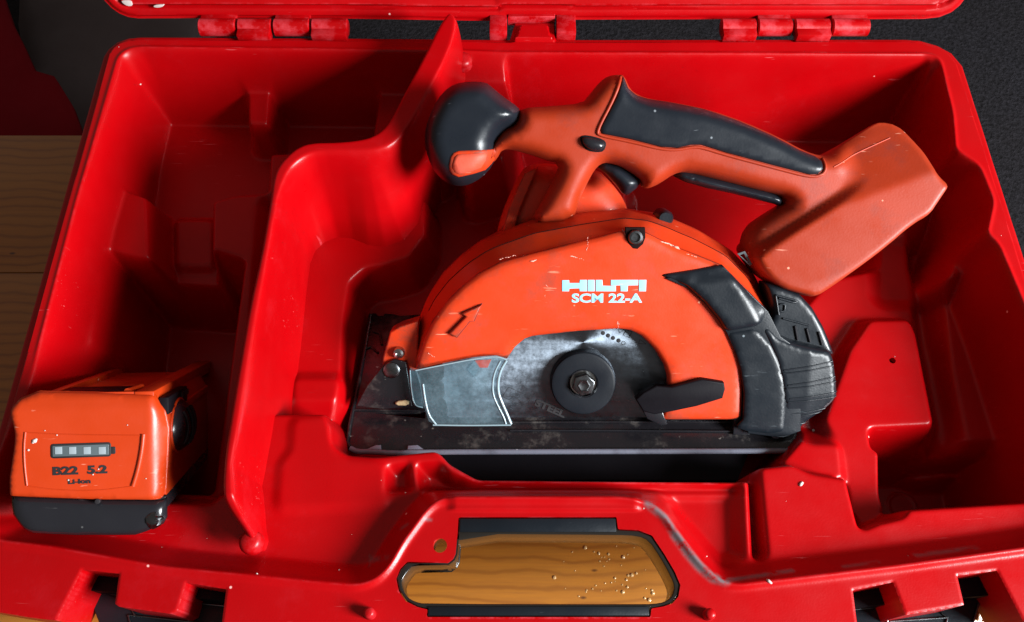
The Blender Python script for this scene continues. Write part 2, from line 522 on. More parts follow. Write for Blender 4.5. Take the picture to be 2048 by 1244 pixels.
def metal(name, col, rough, aniso=0.0, speck=True, bumps=.2):
    m, nt, b = mat_new(name)
    v = coords(nt)
    c = mix(nt, ramp(nt, noise_n(nt, 60, 5, .7, v), [(.35, 0.0), (.7, 1.0)]), tuple(x * .78 for x in col), col)
    nt.links.new(c, b.inputs['Base Color'])
    b.inputs['Metallic'].default_value = 1.0
    mr = N(nt, 'ShaderNodeMapRange'); nt.links.new(noise_n(nt, 220, 4, .7, v), mr.inputs[0])
    mr.inputs[1].default_value = .3; mr.inputs[2].default_value = .7; mr.inputs[3].default_value = rough * .75; mr.inputs[4].default_value = rough * 1.3
    nt.links.new(mr.outputs[0], b.inputs['Roughness'])
    if aniso:
        b.inputs['Anisotropic'].default_value = aniso
        b.inputs['Anisotropic Rotation'].default_value = .25
        t = nt.nodes.new('ShaderNodeTangent'); t.direction_type = 'RADIAL'; t.axis = 'Z'
        nt.links.new(t.outputs[0], b.inputs['Tangent'])
    bump(nt, b, noise_n(nt, 700, 3, .6, v), bumps, 0.0002)
    return m
M['blade'] = metal('brushed_blade_steel', (0.22, 0.26, 0.31), .33, aniso=.88, bumps=.15)
M['steel'] = metal('dark_bolt_steel', (0.16, 0.17, 0.18), .30)
M['edge_steel'] = plastic('rubbed_bare_steel_edge', (0.17, 0.18, 0.23), .28, spec=.9, dirt=(.01, .01, .015), speck=.3, scuff=(.5, .5, .55))
M['bright'] = metal('bright_screw_steel', (0.5, 0.52, 0.52), .22)

def plate_material():
    m, nt, b = mat_new('black_enamelled_steel')
    v = coords(nt)
    n1 = noise_n(nt, 38, 6, .75, v); n2 = noise_n(nt, 160, 5, .7, v)
    c = mix(nt, ramp(nt, n1, [(.55, 0.0), (.72, .9)]), (.010, .009, .011), (.10, .085, .075))
    c = mix(nt, ramp(nt, n2, [(.66, 0.0), (.72, .8)]), c, (.30, .27, .24))
    nt.links.new(c, b.inputs['Base Color'])
    nt.links.new(ramp(nt, n1, [(.45, .18), (.7, .6)]), b.inputs['Roughness'])
    b.inputs['Specular IOR Level'].default_value = .6
    bump(nt, b, n2, .2, .0004)
    return m
M['plate'] = plate_material()

def clear_material():
    m, nt, b = mat_new('scuffed_clear_plastic')
    v = coords(nt)
    b.inputs['Base Color'].default_value = (.22, .31, .36, 1)
    b.inputs['Roughness'].default_value = .25
    b.inputs['IOR'].default_value = 1.3
    b.inputs['Transmission Weight'].default_value = 0.0
    tr = nt.nodes.new('ShaderNodeBsdfTransparent'); tr.inputs[0].default_value = (.85, .92, .94, 1)
    mx = nt.nodes.new('ShaderNodeMixShader')
    nz = noise_n(nt, 70, 6, .7, v)
    n3 = noise_n(nt, 500, 4, .7, v)
    ad = N(nt, 'ShaderNodeMath', operation='MULTIPLY'); nt.links.new(ramp(nt, nz, [(.3, .10), (.75, .32)]), ad.inputs[0]); nt.links.new(ramp(nt, n3, [(.3, .6), (.7, 1.3)]), ad.inputs[1])
    nt.links.new(ad.outputs[0], mx.inputs[0]); nt.links.new(tr.outputs[0], mx.inputs[1]); nt.links.new(b.outputs[0], mx.inputs[2])
    nt.links.new(mx.outputs[0], nt.nodes['Material Output'].inputs[0])
    bump(nt, b, nz, .2, .0005)
    return m
M['clear'] = clear_material()
M['clear_edge'] = plastic('milky_clear_edge', (0.26, 0.36, 0.40), .22, gs=.1, spec=.8)

def wood_material():
    m, nt, b = mat_new('varnished_pine')
    v = coords(nt, (1.0, 10.0, 10.0))
    warp = noise_n(nt, 3.2, 3, .5, v)
    w1 = N(nt, 'ShaderNodeTexWave', Scale=38.0, Distortion=6.0, Detail=3.0, bands_direction='Y')
    w1.inputs['Detail Scale'].default_value = .6
    nt.links.new(coords(nt, (.7, 1.0, 1.0)), w1.inputs[0])
    fine = noise_n(nt, 30, 5, .7, coords(nt, (1.0, 24.0, 10.0)))
    c = mix(nt, ramp(nt, w1.outputs[1], [(.0, 0.0), (.75, .15), (1.0, .62)]), (.42, .150, .017), (.17, .044, .005))
    c = mix(nt, ramp(nt, fine, [(.4, 0.0), (.75, .55)]), c, (.25, .085, .018))
    c = mix(nt, ramp(nt, warp, [(.35, 0.0), (.8, .7)]), c, (.45, .19, .034))
    # knots and pits
    vo = N(nt, 'ShaderNodeTexVoronoi', Scale=24.0); nt.links.new(coords(nt, (1, 2.2, 1)), vo.inputs['Vector'])
    c = mix(nt, ramp(nt, vo.outputs['Distance'], [(.03, .85), (.07, 0.0)]), c, (.06, .022, .01))
    nt.links.new(c, b.inputs['Base Color'])
    b.inputs['Roughness'].default_value = .3
    b.inputs['Coat Weight'].default_value = .35; b.inputs['Coat Roughness'].default_value = .12
    bump(nt, b, fine, .12, .0006)
    return m
M['wood'] = wood_material()

def carpet_material():
    m, nt, b = mat_new('dark_carpet')
    v = coords(nt)
    n1 = noise_n(nt, 190, 4, .7, v); n2 = noise_n(nt, 4, 4, .6, v)
    c = mix(nt, ramp(nt, n1, [(.35, 0.0), (.7, 1.0)]), (.007, .0068, .008), (.030, .028, .034))
    c = mix(nt, ramp(nt, n2, [(.3, 0.0), (.7, .5)]), c, (.016, .013, .013))
    nt.links.new(c, b.inputs['Base Color']); b.inputs['Roughness'].default_value = .95
    b.inputs['Specular IOR Level'].default_value = .1
    bump(nt, b, n1, 1.0, .006)
    return m
M['carpet'] = carpet_material()
M['maroon'] = plastic('dark_maroon_cloth', (0.22, 0.008, 0.014), .9, gs=.4, spec=.05, grain=400)
M['grey_cloth'] = plastic('charcoal_cloth', (0.11, 0.090, 0.092), .9, gs=.4, spec=.1, grain=300)

ID = Matrix.Identity(4)
ZT = -0.135      # table top height

# ================================================================== surroundings
fl_V, fl_F = [], []
bm = bmesh.new(); bmesh.ops.create_grid(bm, x_segments=2, y_segments=2, size=4.0)
for v_ in bm.verts: v_.co.z = -0.52
tag(from_bm('floor', bm, M['carpet']), kind='structure')

tyb = at_z(75, 270, ZT).y
table = thing('wooden_table', Matrix.Translation((0, tyb - .38, -0.52)), 'varnished pine table top with knots and dark grain under the red case', 'table')
def box(name, lo, hi, mat, parent, bev=0.001, F=None):
    bm = bmesh.new(); bmesh.ops.create_cube(bm, size=1)
    for v in bm.verts:
        v.co = Vector([lo[i] + (v.co[i] + .5) * (hi[i] - lo[i]) for i in range(3)])
    if bev: bmesh.ops.bevel(bm, geom=list(bm.edges), offset=bev, segments=2, profile=.5, affect='EDGES')
    return from_bm(name, bm, mat, parent, 40, F)
tx, txr, ty0 = 0.62, .335, tyb - .76
IT = table.matrix_world.inverted()
def tbl(name, lo, hi, bev=.002):
    a = IT @ Vector(lo); c = IT @ Vector(hi); return box(name, a, c, M['wood'], table, bev)
nb = 6; ww = .76 / nb
for k in range(nb):
    tbl('table_board', (-tx, ty0 + k * ww + .0003, ZT - .028), (txr, ty0 + (k + 1) * ww - .0003, ZT), .0006)
for sx_ in (-1, 1):
    for sy_ in (0, 1):
        x = -(tx - .06) if sx_ < 0 else txr - .06; y = ty0 + .05 + sy_ * .66
        tbl('leg', (x - .03, y - .03, -.52), (x + .03, y + .03, ZT - .0285))
# varnish blisters in the finish, seen through the grip opening
bm = bmesh.new()
for k in range(52):
    px = random.gauss(1240, 60); py = random.uniform(1085, 1200)
    if not 1040 < px < 1340: continue
    p = IT @ at_z(px, py, ZT)
    s = random.choice([.0004, .0005, .0006, .0009, .0013])
    bmesh.ops.create_icosphere(bm, subdivisions=2, radius=s, matrix=Matrix.Translation(p) @ Matrix.Diagonal((1, 1, .5, 1)))
M['blister'] = plastic('clear_varnish_blister', (.62, .38, .16), .08, spec=.9, gs=.01)
tag(from_bm('varnish_blister', bm, M['blister'], table), kind='stuff')

# cloths lying behind the table
def sheet(name, pts, z, mat, label, fold):
    P = [at_z(x, y, z) for x, y in pts]; P2 = [(p.x, p.y) for p in P]
    V, Fc, b_ = tess(P2, .02, [])
    vv = []
    for i, (x, y) in enumerate(V):
        q = noise.noise(Vector((x * 4 + y * 5, y * 3 - x * 4, fold))) * .03 + noise.noise(Vector((x * 14, y * 14, fold))) * .008
        vv.append((x, y, z + q))
    n = len(vv); top = list(Fc)
    for i in range(n): vv.append((vv[i][0], vv[i][1], vv[i][2] - .012))
    ec = {}
    for f in Fc:
        for k in range(len(f)):
            a, c = f[k], f[(k + 1) % len(f)]; ec.setdefault((min(a, c), max(a, c)), []).append((a, c))
    faces = top + [tuple(i + n for i in f[::-1]) for f in Fc] + [(c, a, a + n, c + n) for l in ec.values() if len(l) == 1 for a, c in l]
    o = mesh(name, vv, faces, mat, None, 0)
    return tag(o, label, 'cloth')
sheet('maroon_cloth', [(-300, -150), (8, -150), (14, 0), (34, 60), (58, 105), (75, 150), (112, 158), (140, 205), (170, 290), (170, 400), (-300, 400)], -.30,
      M['maroon'], 'dark maroon cloth heaped behind the left table edge', 1.0)
sheet('charcoal_cloth', [(40, -160), (430, -160), (430, 60), (260, 230), (220, 420), (60, 420), (60, 150), (30, 40)], -.38,
      M['grey_cloth'], 'creased charcoal cloth behind the left corner of the case', 2.7)

# ================================================================== THE CASE
case = thing('tool_case', Matrix.Translation((0.0135, .22, ZT)), 'open red plastic tool case with moulded compartments, scuffed rim and raised lid', 'tool case')
ICT = Matrix.Translation(-case.location)
def zpts(pts, z=0.0):
    out = []
    for p in pts:
        q = at_z(p[0], p[1], p[2] if len(p) > 2 else z); out.append((q.x, q.y))
    return out
OUT = zpts([(202, 106), (212, 90), (230, 76), (252, 68.5), (278, 66), (640, 68), (1020, 71.5), (1028, 44), (1110, 44), (1114, 71.5), (1500, 71), (1810, 70.5), (1845, 73), (1880, 83), (1908, 98),
            (1930, 124), (2048, 489), (2250, 1140), (2240, 1200), (2200, 1225), (2062, 1262), (2048, 1244), (1995, 1141), (1915, 1151), (1929, 1210), (1811, 1230), (1787, 1164),
            (1706, 1180), (1722, 1300), (436, 1300), (452, 1178), (372, 1165), (355, 1221), (343, 1228), (237, 1213), (229, 1207), (238, 1147), (164, 1139),
            (112, 1241), (60, 1235), (-60, 1215), (-95, 1190), (-92, 1150)])
HOLE = zpts([(917, 1034), (1233, 1034), (1236, 1058), (1276, 1060), (1304, 1071), (1330, 1110), (1350, 1144), (1361, 1170), (1357, 1193), (1345, 1207), (1327, 1213), (1303, 1217),
             (1301, 1234), (853, 1234), (855, 1219), (835, 1214), (811, 1202), (797, 1181), (792, 1157), (800, 1137), (814, 1123), (896, 1126), (906, 1118), (911, 1108), (915, 1065)])
PINH = circle(*zpts([(880, 1091)])[0], .0034, 24)
# interior, all levels
T0 = chaikin(resample(zpts([(241, 118), (250, 108), (264, 101), (282, 99), (600, 103), (905, 106), (1005, 110), (1857, 113), (1875, 120), (1900, 226), (1906, 300), (1954, 333), (1982, 400), (1968, 465),
                   (1992, 489), (2048, 622), (2140, 880), (2190, 1040), (2190, 1068), (2048, 1092), (1800, 1126), (1600, 1150), (1470, 1165), (1438, 1158), (1400, 1120), (1355, 1060), (1325, 1020), (1290, 1000),
                   (1240, 993), (890, 993), (868, 1002), (846, 1022), (800, 1085), (775, 1130), (750, 1155), (715, 1166), (640, 1160), (500, 1146), (330, 1130), (110, 1090), (0, 1077), (-40, 1040), (72, 742), (160, 400)]), .009), 2)
L1 = zpts([(252, 112), (282, 101), (640, 104), (905, 108), (880, 180), (800, 270), (700, 290), (600, 300), (550, 345), (530, 500), (490, 760), (455, 960), (452, 1010, -.03), (440, 1022, -.03), (0, 1010, -.03), (20, 900), (72, 742), (160, 400)])
S1 = zpts([(1010, 113), (1857, 115), (1898, 228), (1902, 300), (1952, 335), (1978, 400), (1962, 463), (1988, 491), (2044, 624), (2130, 880), (2140, 1000, -.02), (1800, 1022, -.02), (1762, 1042, -.02), (1718, 1060, -.016), (1708, 1020, -.016), (1684, 925, -.016), (1664, 897, -.016), (1634, 897, -.016), (1618, 911, -.016),
           (1600, 925, -.016), (1516, 935, -.016), (1500, 962, -.016), (955, 962, -.02), (900, 940, -.03), (880, 915, -.03), (760, 928, -.03), (705, 924, -.03), (675, 905, -.03), (664, 842, -.03), (560, 836, -.03), (500, 800), (540, 500), (570, 330), (700, 295), (870, 250),
           (905, 200), (935, 300), (1005, 285), (1036, 215), (1022, 160)])
GS = 0.00065
gx = np.arange(-.315, .345, GS); gy = np.arange(-.005, .435, GS)
GX, GY = np.meshgrid(gx, gy)
def bbox_sdf(poly, m):
    poly = arr(poly); lo, hi = poly.min(0) - m, poly.max(0) + m
    i0, i1 = np.searchsorted(gx, [lo[0], hi[0]]); j0, j1 = np.searchsorted(gy, [lo[1], hi[1]])
    return (slice(max(0, j0), j1), slice(max(0, i0), i1))
Hh = np.zeros_like(GX)
def op(pts, zf, ztr=None, wd=.004, side='in', ch=1, world=None):
    """level the area inside the outline to zf, through a drafted wall of width wd"""
    global Hh
    P = world if world is not None else zpts(pts, zf if ztr is None else ztr)
    if ch: P = chaikin(resample(P, .006), 2)
    sl = bbox_sdf(P, wd + .004)
    s = sdf(P, GX[sl], GY[sl])
    if side == 'out': s = s + wd
    t = np.clip(s / wd, 0, 1)
    Hh[sl] = Hh[sl] * (1 - t) + zf * t
sdT0 = sdf(T0, GX, GY)
Hh = np.where(sdT0 > 0, -.014 * np.clip(sdT0 / .010, 0, 1), 0)
# ---- left compartment
op(None, -.032, wd=.006, world=L1, ch=1)
op([(286, 184), (302, 177), (486, 180), (494, 186), (496, 248), (536, 250), (541, 184), (549, 180), (760, 182), (740, 300), (540, 306), (536, 384), (470, 388), (424, 402), (422, 560), (300, 560), (294, 394), (252, 380)], -.064, -.032, .0045)
op([(234, 520), (292, 536), (420, 545), (440, 520), (500, 540), (452, 900), (440, 1000), (18, 985), (110, 830), (205, 700)], -.112, -.045, .010)
op([(352, 440), (424, 440), (424, 530), (352, 530)], -.058, -.058, .004, 'out')
# ---- saw compartment
op(None, -.074, wd=.0055, world=S1, ch=1)
# shelf along the divider
op([(540, 420), (850, 395), (850, 470), (820, 515), (770, 530), (729, 536), (699, 562), (688, 633), (684, 700), (681, 782), (668, 836), (520, 836)], -.041, None, .007, 'out')
op([(590, 760), (676, 760), (670, 800), (590, 800)], -.036, None, .007, 'out')
# plateau between the shelf and the front wall
op([(592, 842), (640, 838), (658, 846), (664, 905), (690, 924), (752, 928), (766, 938), (764, 992), (770, 1004), (560, 1010), (566, 930), (588, 900)], -.012, None, .005, 'out')
op([(772, 932), (806, 926), (822, 924), (830, 984), (772, 990)], -.022, -.016, .004)
op([(832, 930), (884, 926), (900, 948), (940, 964), (1478, 965), (1482, 990), (840, 990)], -.026, -.018, .005)
# block behind the knob
op([(1040, 380), (1130, 370), (1250, 360), (1250, 470), (1000, 480)], -.05, None, .01, 'out')
# right front: slope, groove, block
op([(1560, 925), (1606, 872), (1626, 838), (1662, 836), (1690, 900), (1700, 960), (1600, 945)], -.034, None, .006, 'out')
op([(1690, 900), (1760, 900), (1760, 1040), (1716, 1050)], -.040, None, .004, 'out')
op([(1300, 966), (1488, 966), (1494, 1120), (1440, 1145), (1400, 1100), (1340, 1030)], -.022, -.016, .008)
op([(1492, 925), (1516, 925), (1534, 1118), (1502, 1124)], -.032, -.016, .005)

# right hand plateau with the small hole
op([(1590, 640), (1660, 560), (1760, 540), (1816, 560), (1829, 662), (1866, 850), (1700, 860), (1600, 860)], -.050, None, .014, 'out')
op([(1700, 700), (1740, 641), (1766, 641), (1818, 640), (1829, 662), (1866, 850), (1737, 856), (1744, 900), (1752, 985), (1772, 1018), (1700, 1030), (1688, 900), (1650, 840)], -.040, None, .005, 'out')
op([(1762, 480), (1812, 478), (1822, 600), (1760, 600)], -.054, None, .010, 'out')
op([(1748, 890), (1868, 886), (1908, 902), (2056, 900), (2120, 1000), (2120, 1018), (2048, 1026), (1800, 1027), (1776, 1014), (1762, 990), (1752, 940)], -.108, -.05, .010)
op([(1884, 565), (1905, 556), (1978, 558), (1996, 600), (2060, 880), (1934, 882), (1905, 740)], -.050, None, .012, 'out')
op([(1840, 240), (1905, 250), (1915, 326), (1850, 430), (1810, 430)], -.040, None, .014, 'out')
op([(1912, 500), (1946, 484), (1930, 540), (1900, 556)], -.030, None, .010, 'out')
op([(1790, 955), (2060, 955), (2060, 970), (1790, 970)], -.102, -.108, .003)
Hh = np.where(sdT0 <= 0, 0, np.maximum(Hh, -sdT0 * 7.0))
Hh = blur(Hh, .00115 / GS)
# rim details: rolled outer lip, bead at the front of the tray
sdO = sdf(OUT, GX, GY)
Hh += -.0035 * (1 - sstep((sdO - .0042) / .0016)) * (GY > .09)
Hh += .0020 * np.exp(-((sdT0 + .0014) / .0019) ** 2) * sstep((.16 - GY) / .03)
Hh += .0010 * np.exp(-((sdT0 + .0014) / .0016) ** 2) * sstep((GY - .16) / .03)
Hh += -.0006 * (np.clip(1 - sdO / .0012, 0, 1)) ** 2
# step line across the grip
yl = zpts([(1050, 1024)])[0][1]; x0 = zpts([(890, 1024)])[0][0]; x1 = zpts([(1290, 1024)])[0][0]
Hh += .0016 * sstep((GY - yl) / .0012) * (sdT0 < .001) * sstep((GX - x0) / .006) * sstep((x1 - GX) / .006) * (GY < .14) * (GY > .05)
# moulded circle on the deep floor, front right
cc = zpts([(1808, 1012)], -.105)[0]
rr_ = np.hypot(GX - cc[0], GY - cc[1]); Hh += .0008 * np.exp(-((rr_ - .0085) / .0008) ** 2)
# centre tab is raised
tabx0, tabx1, taby = zpts([(1028, 82)])[0][0], zpts([(1112, 82)])[0][0], zpts([(1070, 84)])[0][1]
Hh += .003 * sstep((GX - tabx0) / .001) * sstep((tabx1 - GX) / .001) * sstep((GY - taby) / .001)
def H_at(x, y):
    i = min(max((x - gx[0]) / GS, 0), len(gx) - 2); j = min(max((y - gy[0]) / GS, 0), len(gy) - 2)
    return float(Hh[int(round(j)), int(round(i))])
S = sdO
S = np.minimum(S, -sdf(HOLE, GX, GY))
S = np.minimum(S, -sdf(PINH, GX, GY))
ph = zpts([(1785, 721)], -.040)[0]
S = np.minimum(S, -sdf(circle(*ph, .0019, 20), GX, GY))
# wear: grey rubbing along the right front bead, and small marks
wear = np.zeros_like(GX)
def wear_line(pts, wd, a=1.0, z=0.0):
    P = arr(zpts(pts, z)); d = np.full(GX.shape, 1e9)
    for p, q in zip(P[:-1], P[1:]):
        e = q - p; t = np.clip(((GX - p[0]) * e[0] + (GY - p[1]) * e[1]) / (e @ e), 0, 1)
        d = np.minimum(d, np.hypot(GX - p[0] - t * e[0], GY - p[1] - t * e[1]))
    np.maximum(wear, a * sstep(1 - d / wd), out=wear)
wear_line([(1295, 1008), (1330, 1035), (1350, 1070)], .0032, 1.0)
wear_line([(1350, 1070), (1375, 1105), (1400, 1135), (1425, 1155), (1450, 1162)], .0036, 1.2)
wear_line([(1450, 1160), (1520, 1150), (1590, 1138)], .002, .8)
wear_line([(1690, 1132), (1760, 1122)], .0016, .6)
wear_line([(1840, 1108), (1960, 1092)], .0022, .55)
wear_line([(850, 1038), (862, 1040)], .0015, .8)
wear_line([(735, 1110), (770, 1112)], .0030, .6)
wear_line([(800, 1050), (812, 1045)], .002, .6)
wear_line([(730, 1100), (732, 1125)], .001, .5)
def skirt_case(x, y, z):
    # outer wall down to the table, short returns in the openings
    if z < -.02: return z - .004
    dh = min(abs(sdf(HOLE, np.array([x]), np.array([y]))[0]), abs(sdf(PINH, np.array([x]), np.array([y]))[0]))
    if dh < .001: return -.012
    return ZT + .001 if (abs(x - .0135) > .2755 or y > .38) else -.034
tray = grid_mesh('tray', GX, GY, Hh, S, M['red'], case, skirt_case, F=ICT, attrs={'wear': wear}, sharp=0)
tray.data.set_sharp_from_angle(angle=R(50))

# base shell under the tray, standing on the table
shell = zpts([(230, 118), (270, 90), (1830, 90), (1900, 130), (2040, 520), (2150, 900), (-10, 900), (95, 520)])
prism('base_shell', [[(a - case.location.x, b - case.location.y) for a, b in shell]], .0005, .019, M['red'], case, bev=.004)

# ---- divider wall (own moulding)
DT = zpts([(897, 17), (912, 26), (917, 42), (905, 105), (862, 200), (820, 262), (785, 292), (745, 302), (690, 304), (635, 304), (603, 316), (580, 340), (568, 380), (560, 430), (541, 520), (520, 620), (505, 710), (489, 820), (476, 920), (473, 985), (482, 1028), (500, 1066),
           (480, 1076), (458, 1045), (441, 1007), (438, 973), (443, 904), (457, 819), (477, 701), (494, 605), (515, 513), (535, 400), (541, 355), (553, 328), (583, 297), (616, 281), (684, 280), (735, 273), (760, 259), (778, 237), (806, 181), (843, 112), (873, 51)], .030)
FZ = -.043
DF = zpts([(925, 48, .02), (935, 100, 0), (936, 128, 0), (905, 290, FZ), (870, 360, FZ), (848, 405, FZ), (838, 450, FZ), (812, 487, FZ), (772, 502, FZ), (736, 497, FZ), (705, 483, FZ), (676, 479, FZ), (650, 488, FZ), (632, 505, FZ), (622, 530, FZ), (614, 590, FZ), (603, 700, FZ), (590, 800, FZ), (574, 900, FZ),
           (552, 1000, FZ), (534, 1022, -.014), (520, 1048, 0), (525, 1070, 0), (518, 1094, 0), (500, 1109, 0), (484, 1109, 0), (474, 1096, 0), (452, 1050, .025), (436, 1010, .025), (432, 973, .025), (437, 904, .025), (451, 819, .025), (471, 701, .025), (488, 605, .025), (509, 513, .025), (529, 400, .025), (535, 352, .025), (548, 324, .025), (580, 291, .025),
           (614, 275, .025), (684, 274, .025), (731, 268, .025), (755, 255, .025), (772, 235, .025), (800, 179, .025), (837, 110, .025), (868, 49, .025), (893, 10, .025)])
gs2 = .0006
dgx = np.arange(-.20, -.01, gs2); dgy = np.arange(.06, .46, gs2)
DX, DY = np.meshgrid(dgx, dgy)
DT = chaikin(DT, 1)
a_, b_ = sdf(DT, DX, DY), sdf(DF, DX, DY)
t_ = np.clip(np.maximum(b_, 0) / np.maximum(np.maximum(b_, 0) + np.maximum(-a_, 0), 1e-6), 0, 1)
prof = np.where(t_ > .0, t_, 0)
prof = 1 - (1 - prof) ** 1.25
DH = -.048 + (.030 + .048) * prof
DH = blur(np.where(b_ > -.003, DH, -.048), .0013 / gs2)
# the front end slopes down on to the rim, ending in a knuckle
fy = zpts([(470, 985)], .03)[0][1]; ey = zpts([(495, 1100)], 0)[0][1]
fall = sstep((fy - DY) / (fy - ey) * .95)
DH = np.where(DY < fy, -.048 + (DH + .048) * (1 - .40 * fall), DH)
div = grid_mesh('divider', DX, DY, DH, b_, M['red'], case, lambda x, y, z: -.118, F=ICT, attrs={'wear': np.zeros_like(DX)}, sharp=50)
tag(div, 'raised curved wall parting the battery bay from the saw bay')
for (px, py, r_, hgt) in ((925, 122, .0062, .0035), (502, 1084, .0058, .004)):
    c = zpts([(px, py)])[0]
    lathe('divider_knuckle', [(0, hgt), (r_ * .6, hgt * .95), (r_ * .9, hgt * .6), (r_, 0), (r_, -.004)], M['red'], case, 24, c[0] - case.location.x, c[1] - case.location.y, 60, Matrix.Translation((0, 0, -ZT)))
# rounded rib on the back wall
# pegs
for px, py in ((741, 1228), (1416, 1230)):
    c = zpts([(px, py)])[0]
    lathe('peg', [(0, .0062), (.0014, .0062), (.0023, .0056), (.0026, .0045), (.0028, -.001)], M['red'], case, 20, c[0] - case.location.x, c[1] - case.location.y, 60, Matrix.Translation((0, 0, -ZT)))

# ---- grip insert (black liner of the grip opening)
INN = zpts([(918, 1067), (1231, 1069), (1276, 1071), (1298, 1080), (1322, 1116), (1340, 1148), (1350, 1172), (1346, 1190), (1336, 1200), (1320, 1206), (1290, 1208), (848, 1207), (830, 1203), (814, 1194), (804, 1176), (803, 1160), (812, 1146), (826, 1129), (897, 1128), (911, 1120)])
INN = chaikin(INN, 1)
cz = (case.location.x, case.location.y)
sh = lambda P: [(a - cz[0], b - cz[1]) for a, b in P]
HOLE_in = zpts([(918, 1035.5), (1231.5, 1035.5), (1235, 1059.5), (1276, 1061.5), (1303, 1072.5), (1328.5, 1111), (1348.5, 1145), (1359.5, 1170), (1355.5, 1192), (1343.5, 1205.5), (1326, 1211.5), (1301.5, 1215.5),
             (1299.5, 1232), (854.5, 1232), (856.5, 1217.5), (836, 1212.5), (812, 1200.5), (798.5, 1180), (793.5, 1157), (801.5, 1138), (815, 1124.5), (897, 1127.2), (907.5, 1119), (912.5, 1108.5), (916.5, 1066)])
M['olive'] = plastic('glossy_black_liner', (.014, .012, .010), .16, spec=.7, gs=.02)
prism('grip_liner', [sh(HOLE_in), sh(INN)], -ZT - .022, -ZT - .0006, M['olive'], case, bev=.0005)
gp = box('liner_strip', (zpts([(918, 1036)])[0][0] - cz[0] + .0006, zpts([(918, 1065)])[0][1] - cz[1] + .0003, -ZT - .003), (zpts([(1231, 1036)])[0][0] - cz[0], zpts([(918, 1036)])[0][1] - cz[1] - .0003, -ZT + .0002), M['black'], case, .0003)
gp2 = box('liner_strip', (zpts([(856, 1232)])[0][0] - cz[0], zpts([(856, 1231)])[0][1] - cz[1], -ZT - .003), (zpts([(1298, 1230)])[0][0] - cz[0], zpts([(856, 1213)])[0][1] - cz[1], -ZT + .0002), M['black'], case, .0003)

# ---- latches hanging in the front openings
def latch(pts_bar, pts_body, seams):
    root = prism('latch', [sh(zpts(pts_body, -.030))], -ZT - .040, -ZT - .030, M['black'], case, bev=.0006)
    bar = prism('latch_bar', [sh(zpts(pts_bar, -.018))], -ZT - .030, -ZT - .018, M['deep_black'], root, bev=.0006)
    for s_ in seams:
        P = [Vector((*sh(zpts([q], -.029))[0], -ZT - .0295)) for q in s_]
        tube('latch_rib', P, .0005, M['steel'], root, 8)
    return root
latch([(166, 1144), (460, 1172), (460, 1202), (166, 1180)],
      [(168, 1181), (460, 1205), (455, 1330), (230, 1330), (180, 1200)],
      [[(170, 1182), (462, 1213)], [(366, 1207), (380, 1250)], [(258, 1230), (440, 1250)], [(262, 1216), (270, 1232)], [(256, 1230), (264, 1262)]])
latch([(1700, 1180), (2000, 1140), (1990, 1190), (1700, 1216)],
      [(1700, 1217), (1990, 1186), (1960, 1210), (1945, 1260), (1940, 1330), (1705, 1330)],
      [[(1700, 1220), (1990, 1187)], [(1788, 1215), (1772, 1250)], [(1780, 1243), (1896, 1235)], [(1896, 1234), (1890, 1262)], [(1884, 1226), (1896, 1235)], [(1958, 1205), (1948, 1244)]])

# ---- lid, hinged at the back and leaning back
yh = at_z(1024, 40, 0).y
LF = frame((0, yh, 0.001), (1, 0, 0), (0, math.sin(R(24)), math.cos(R(24))))
lid_local = ICT @ LF
LO = arr(trace(LF, [(205, 0), (222, 18), (238, 29), (256, 36), (275, 38.5), (400, 38), (690, 39), (1008, 44), (1012, 38), (1115, 38), (1150, 41), (1460, 40), (1740, 40), (1850, 39.5), (1880, 36), (1905, 26), (1922, 12), (1934, -4)]))
LO = np.vstack([LO, [[LO[-1][0] + .004, .34], [LO[-1][0] - .02, .375], [LO[-1][0] - .05, .385], [LO[0][0] + .05, .385], [LO[0][0] + .02, .375], [LO[0][0] - .004, .34]]])
gs3 = .0011
lx = np.arange(LO[:, 0].min() - .004, LO[:, 0].max() + .004, gs3)
ly = np.unique(np.concatenate([np.arange(LO[:, 1].min() - .003, .03, gs3), np.arange(.03, LO[:, 1].max() + .004, .003)]))
LX, LY = np.meshgrid(lx, ly)
sl = sdf(LO, LX, LY)
LH = -.0015 * (1 - sstep((sl - .0015) / .0015)) - .003 * np.exp(-((sl - .0085) / .0011) ** 2) + .0015 * np.exp(-((sl - .0108) / .0014) ** 2)
LH += -.038 * sstep((sl - .013) / .016)
lid = grid_mesh('lid', LX, LY, LH, sl, M['red'], case, lambda x, y, z: -.016, F=lid_local, attrs={'wear': np.zeros_like(LX)}, sharp=45)
prism('lid_back', [[tuple(p) for p in offset_ring(LO, .006)]], -.048, -.0395, M['red'], lid, bev=.003)
# label stickers / bare patches in the lid corner
for pts in ([(243, 0), (262, 1), (266, 11), (256, 12), (246, 6)], [(308, 10), (326, 8), (328, 12), (318, 15), (308, 14)]):
    P = trace(LF, pts, .0016)
    prism('pale_patch', [chaikin(P, 1).tolist()], -.0002, .0022, M['chip'], lid, bev=.0001)

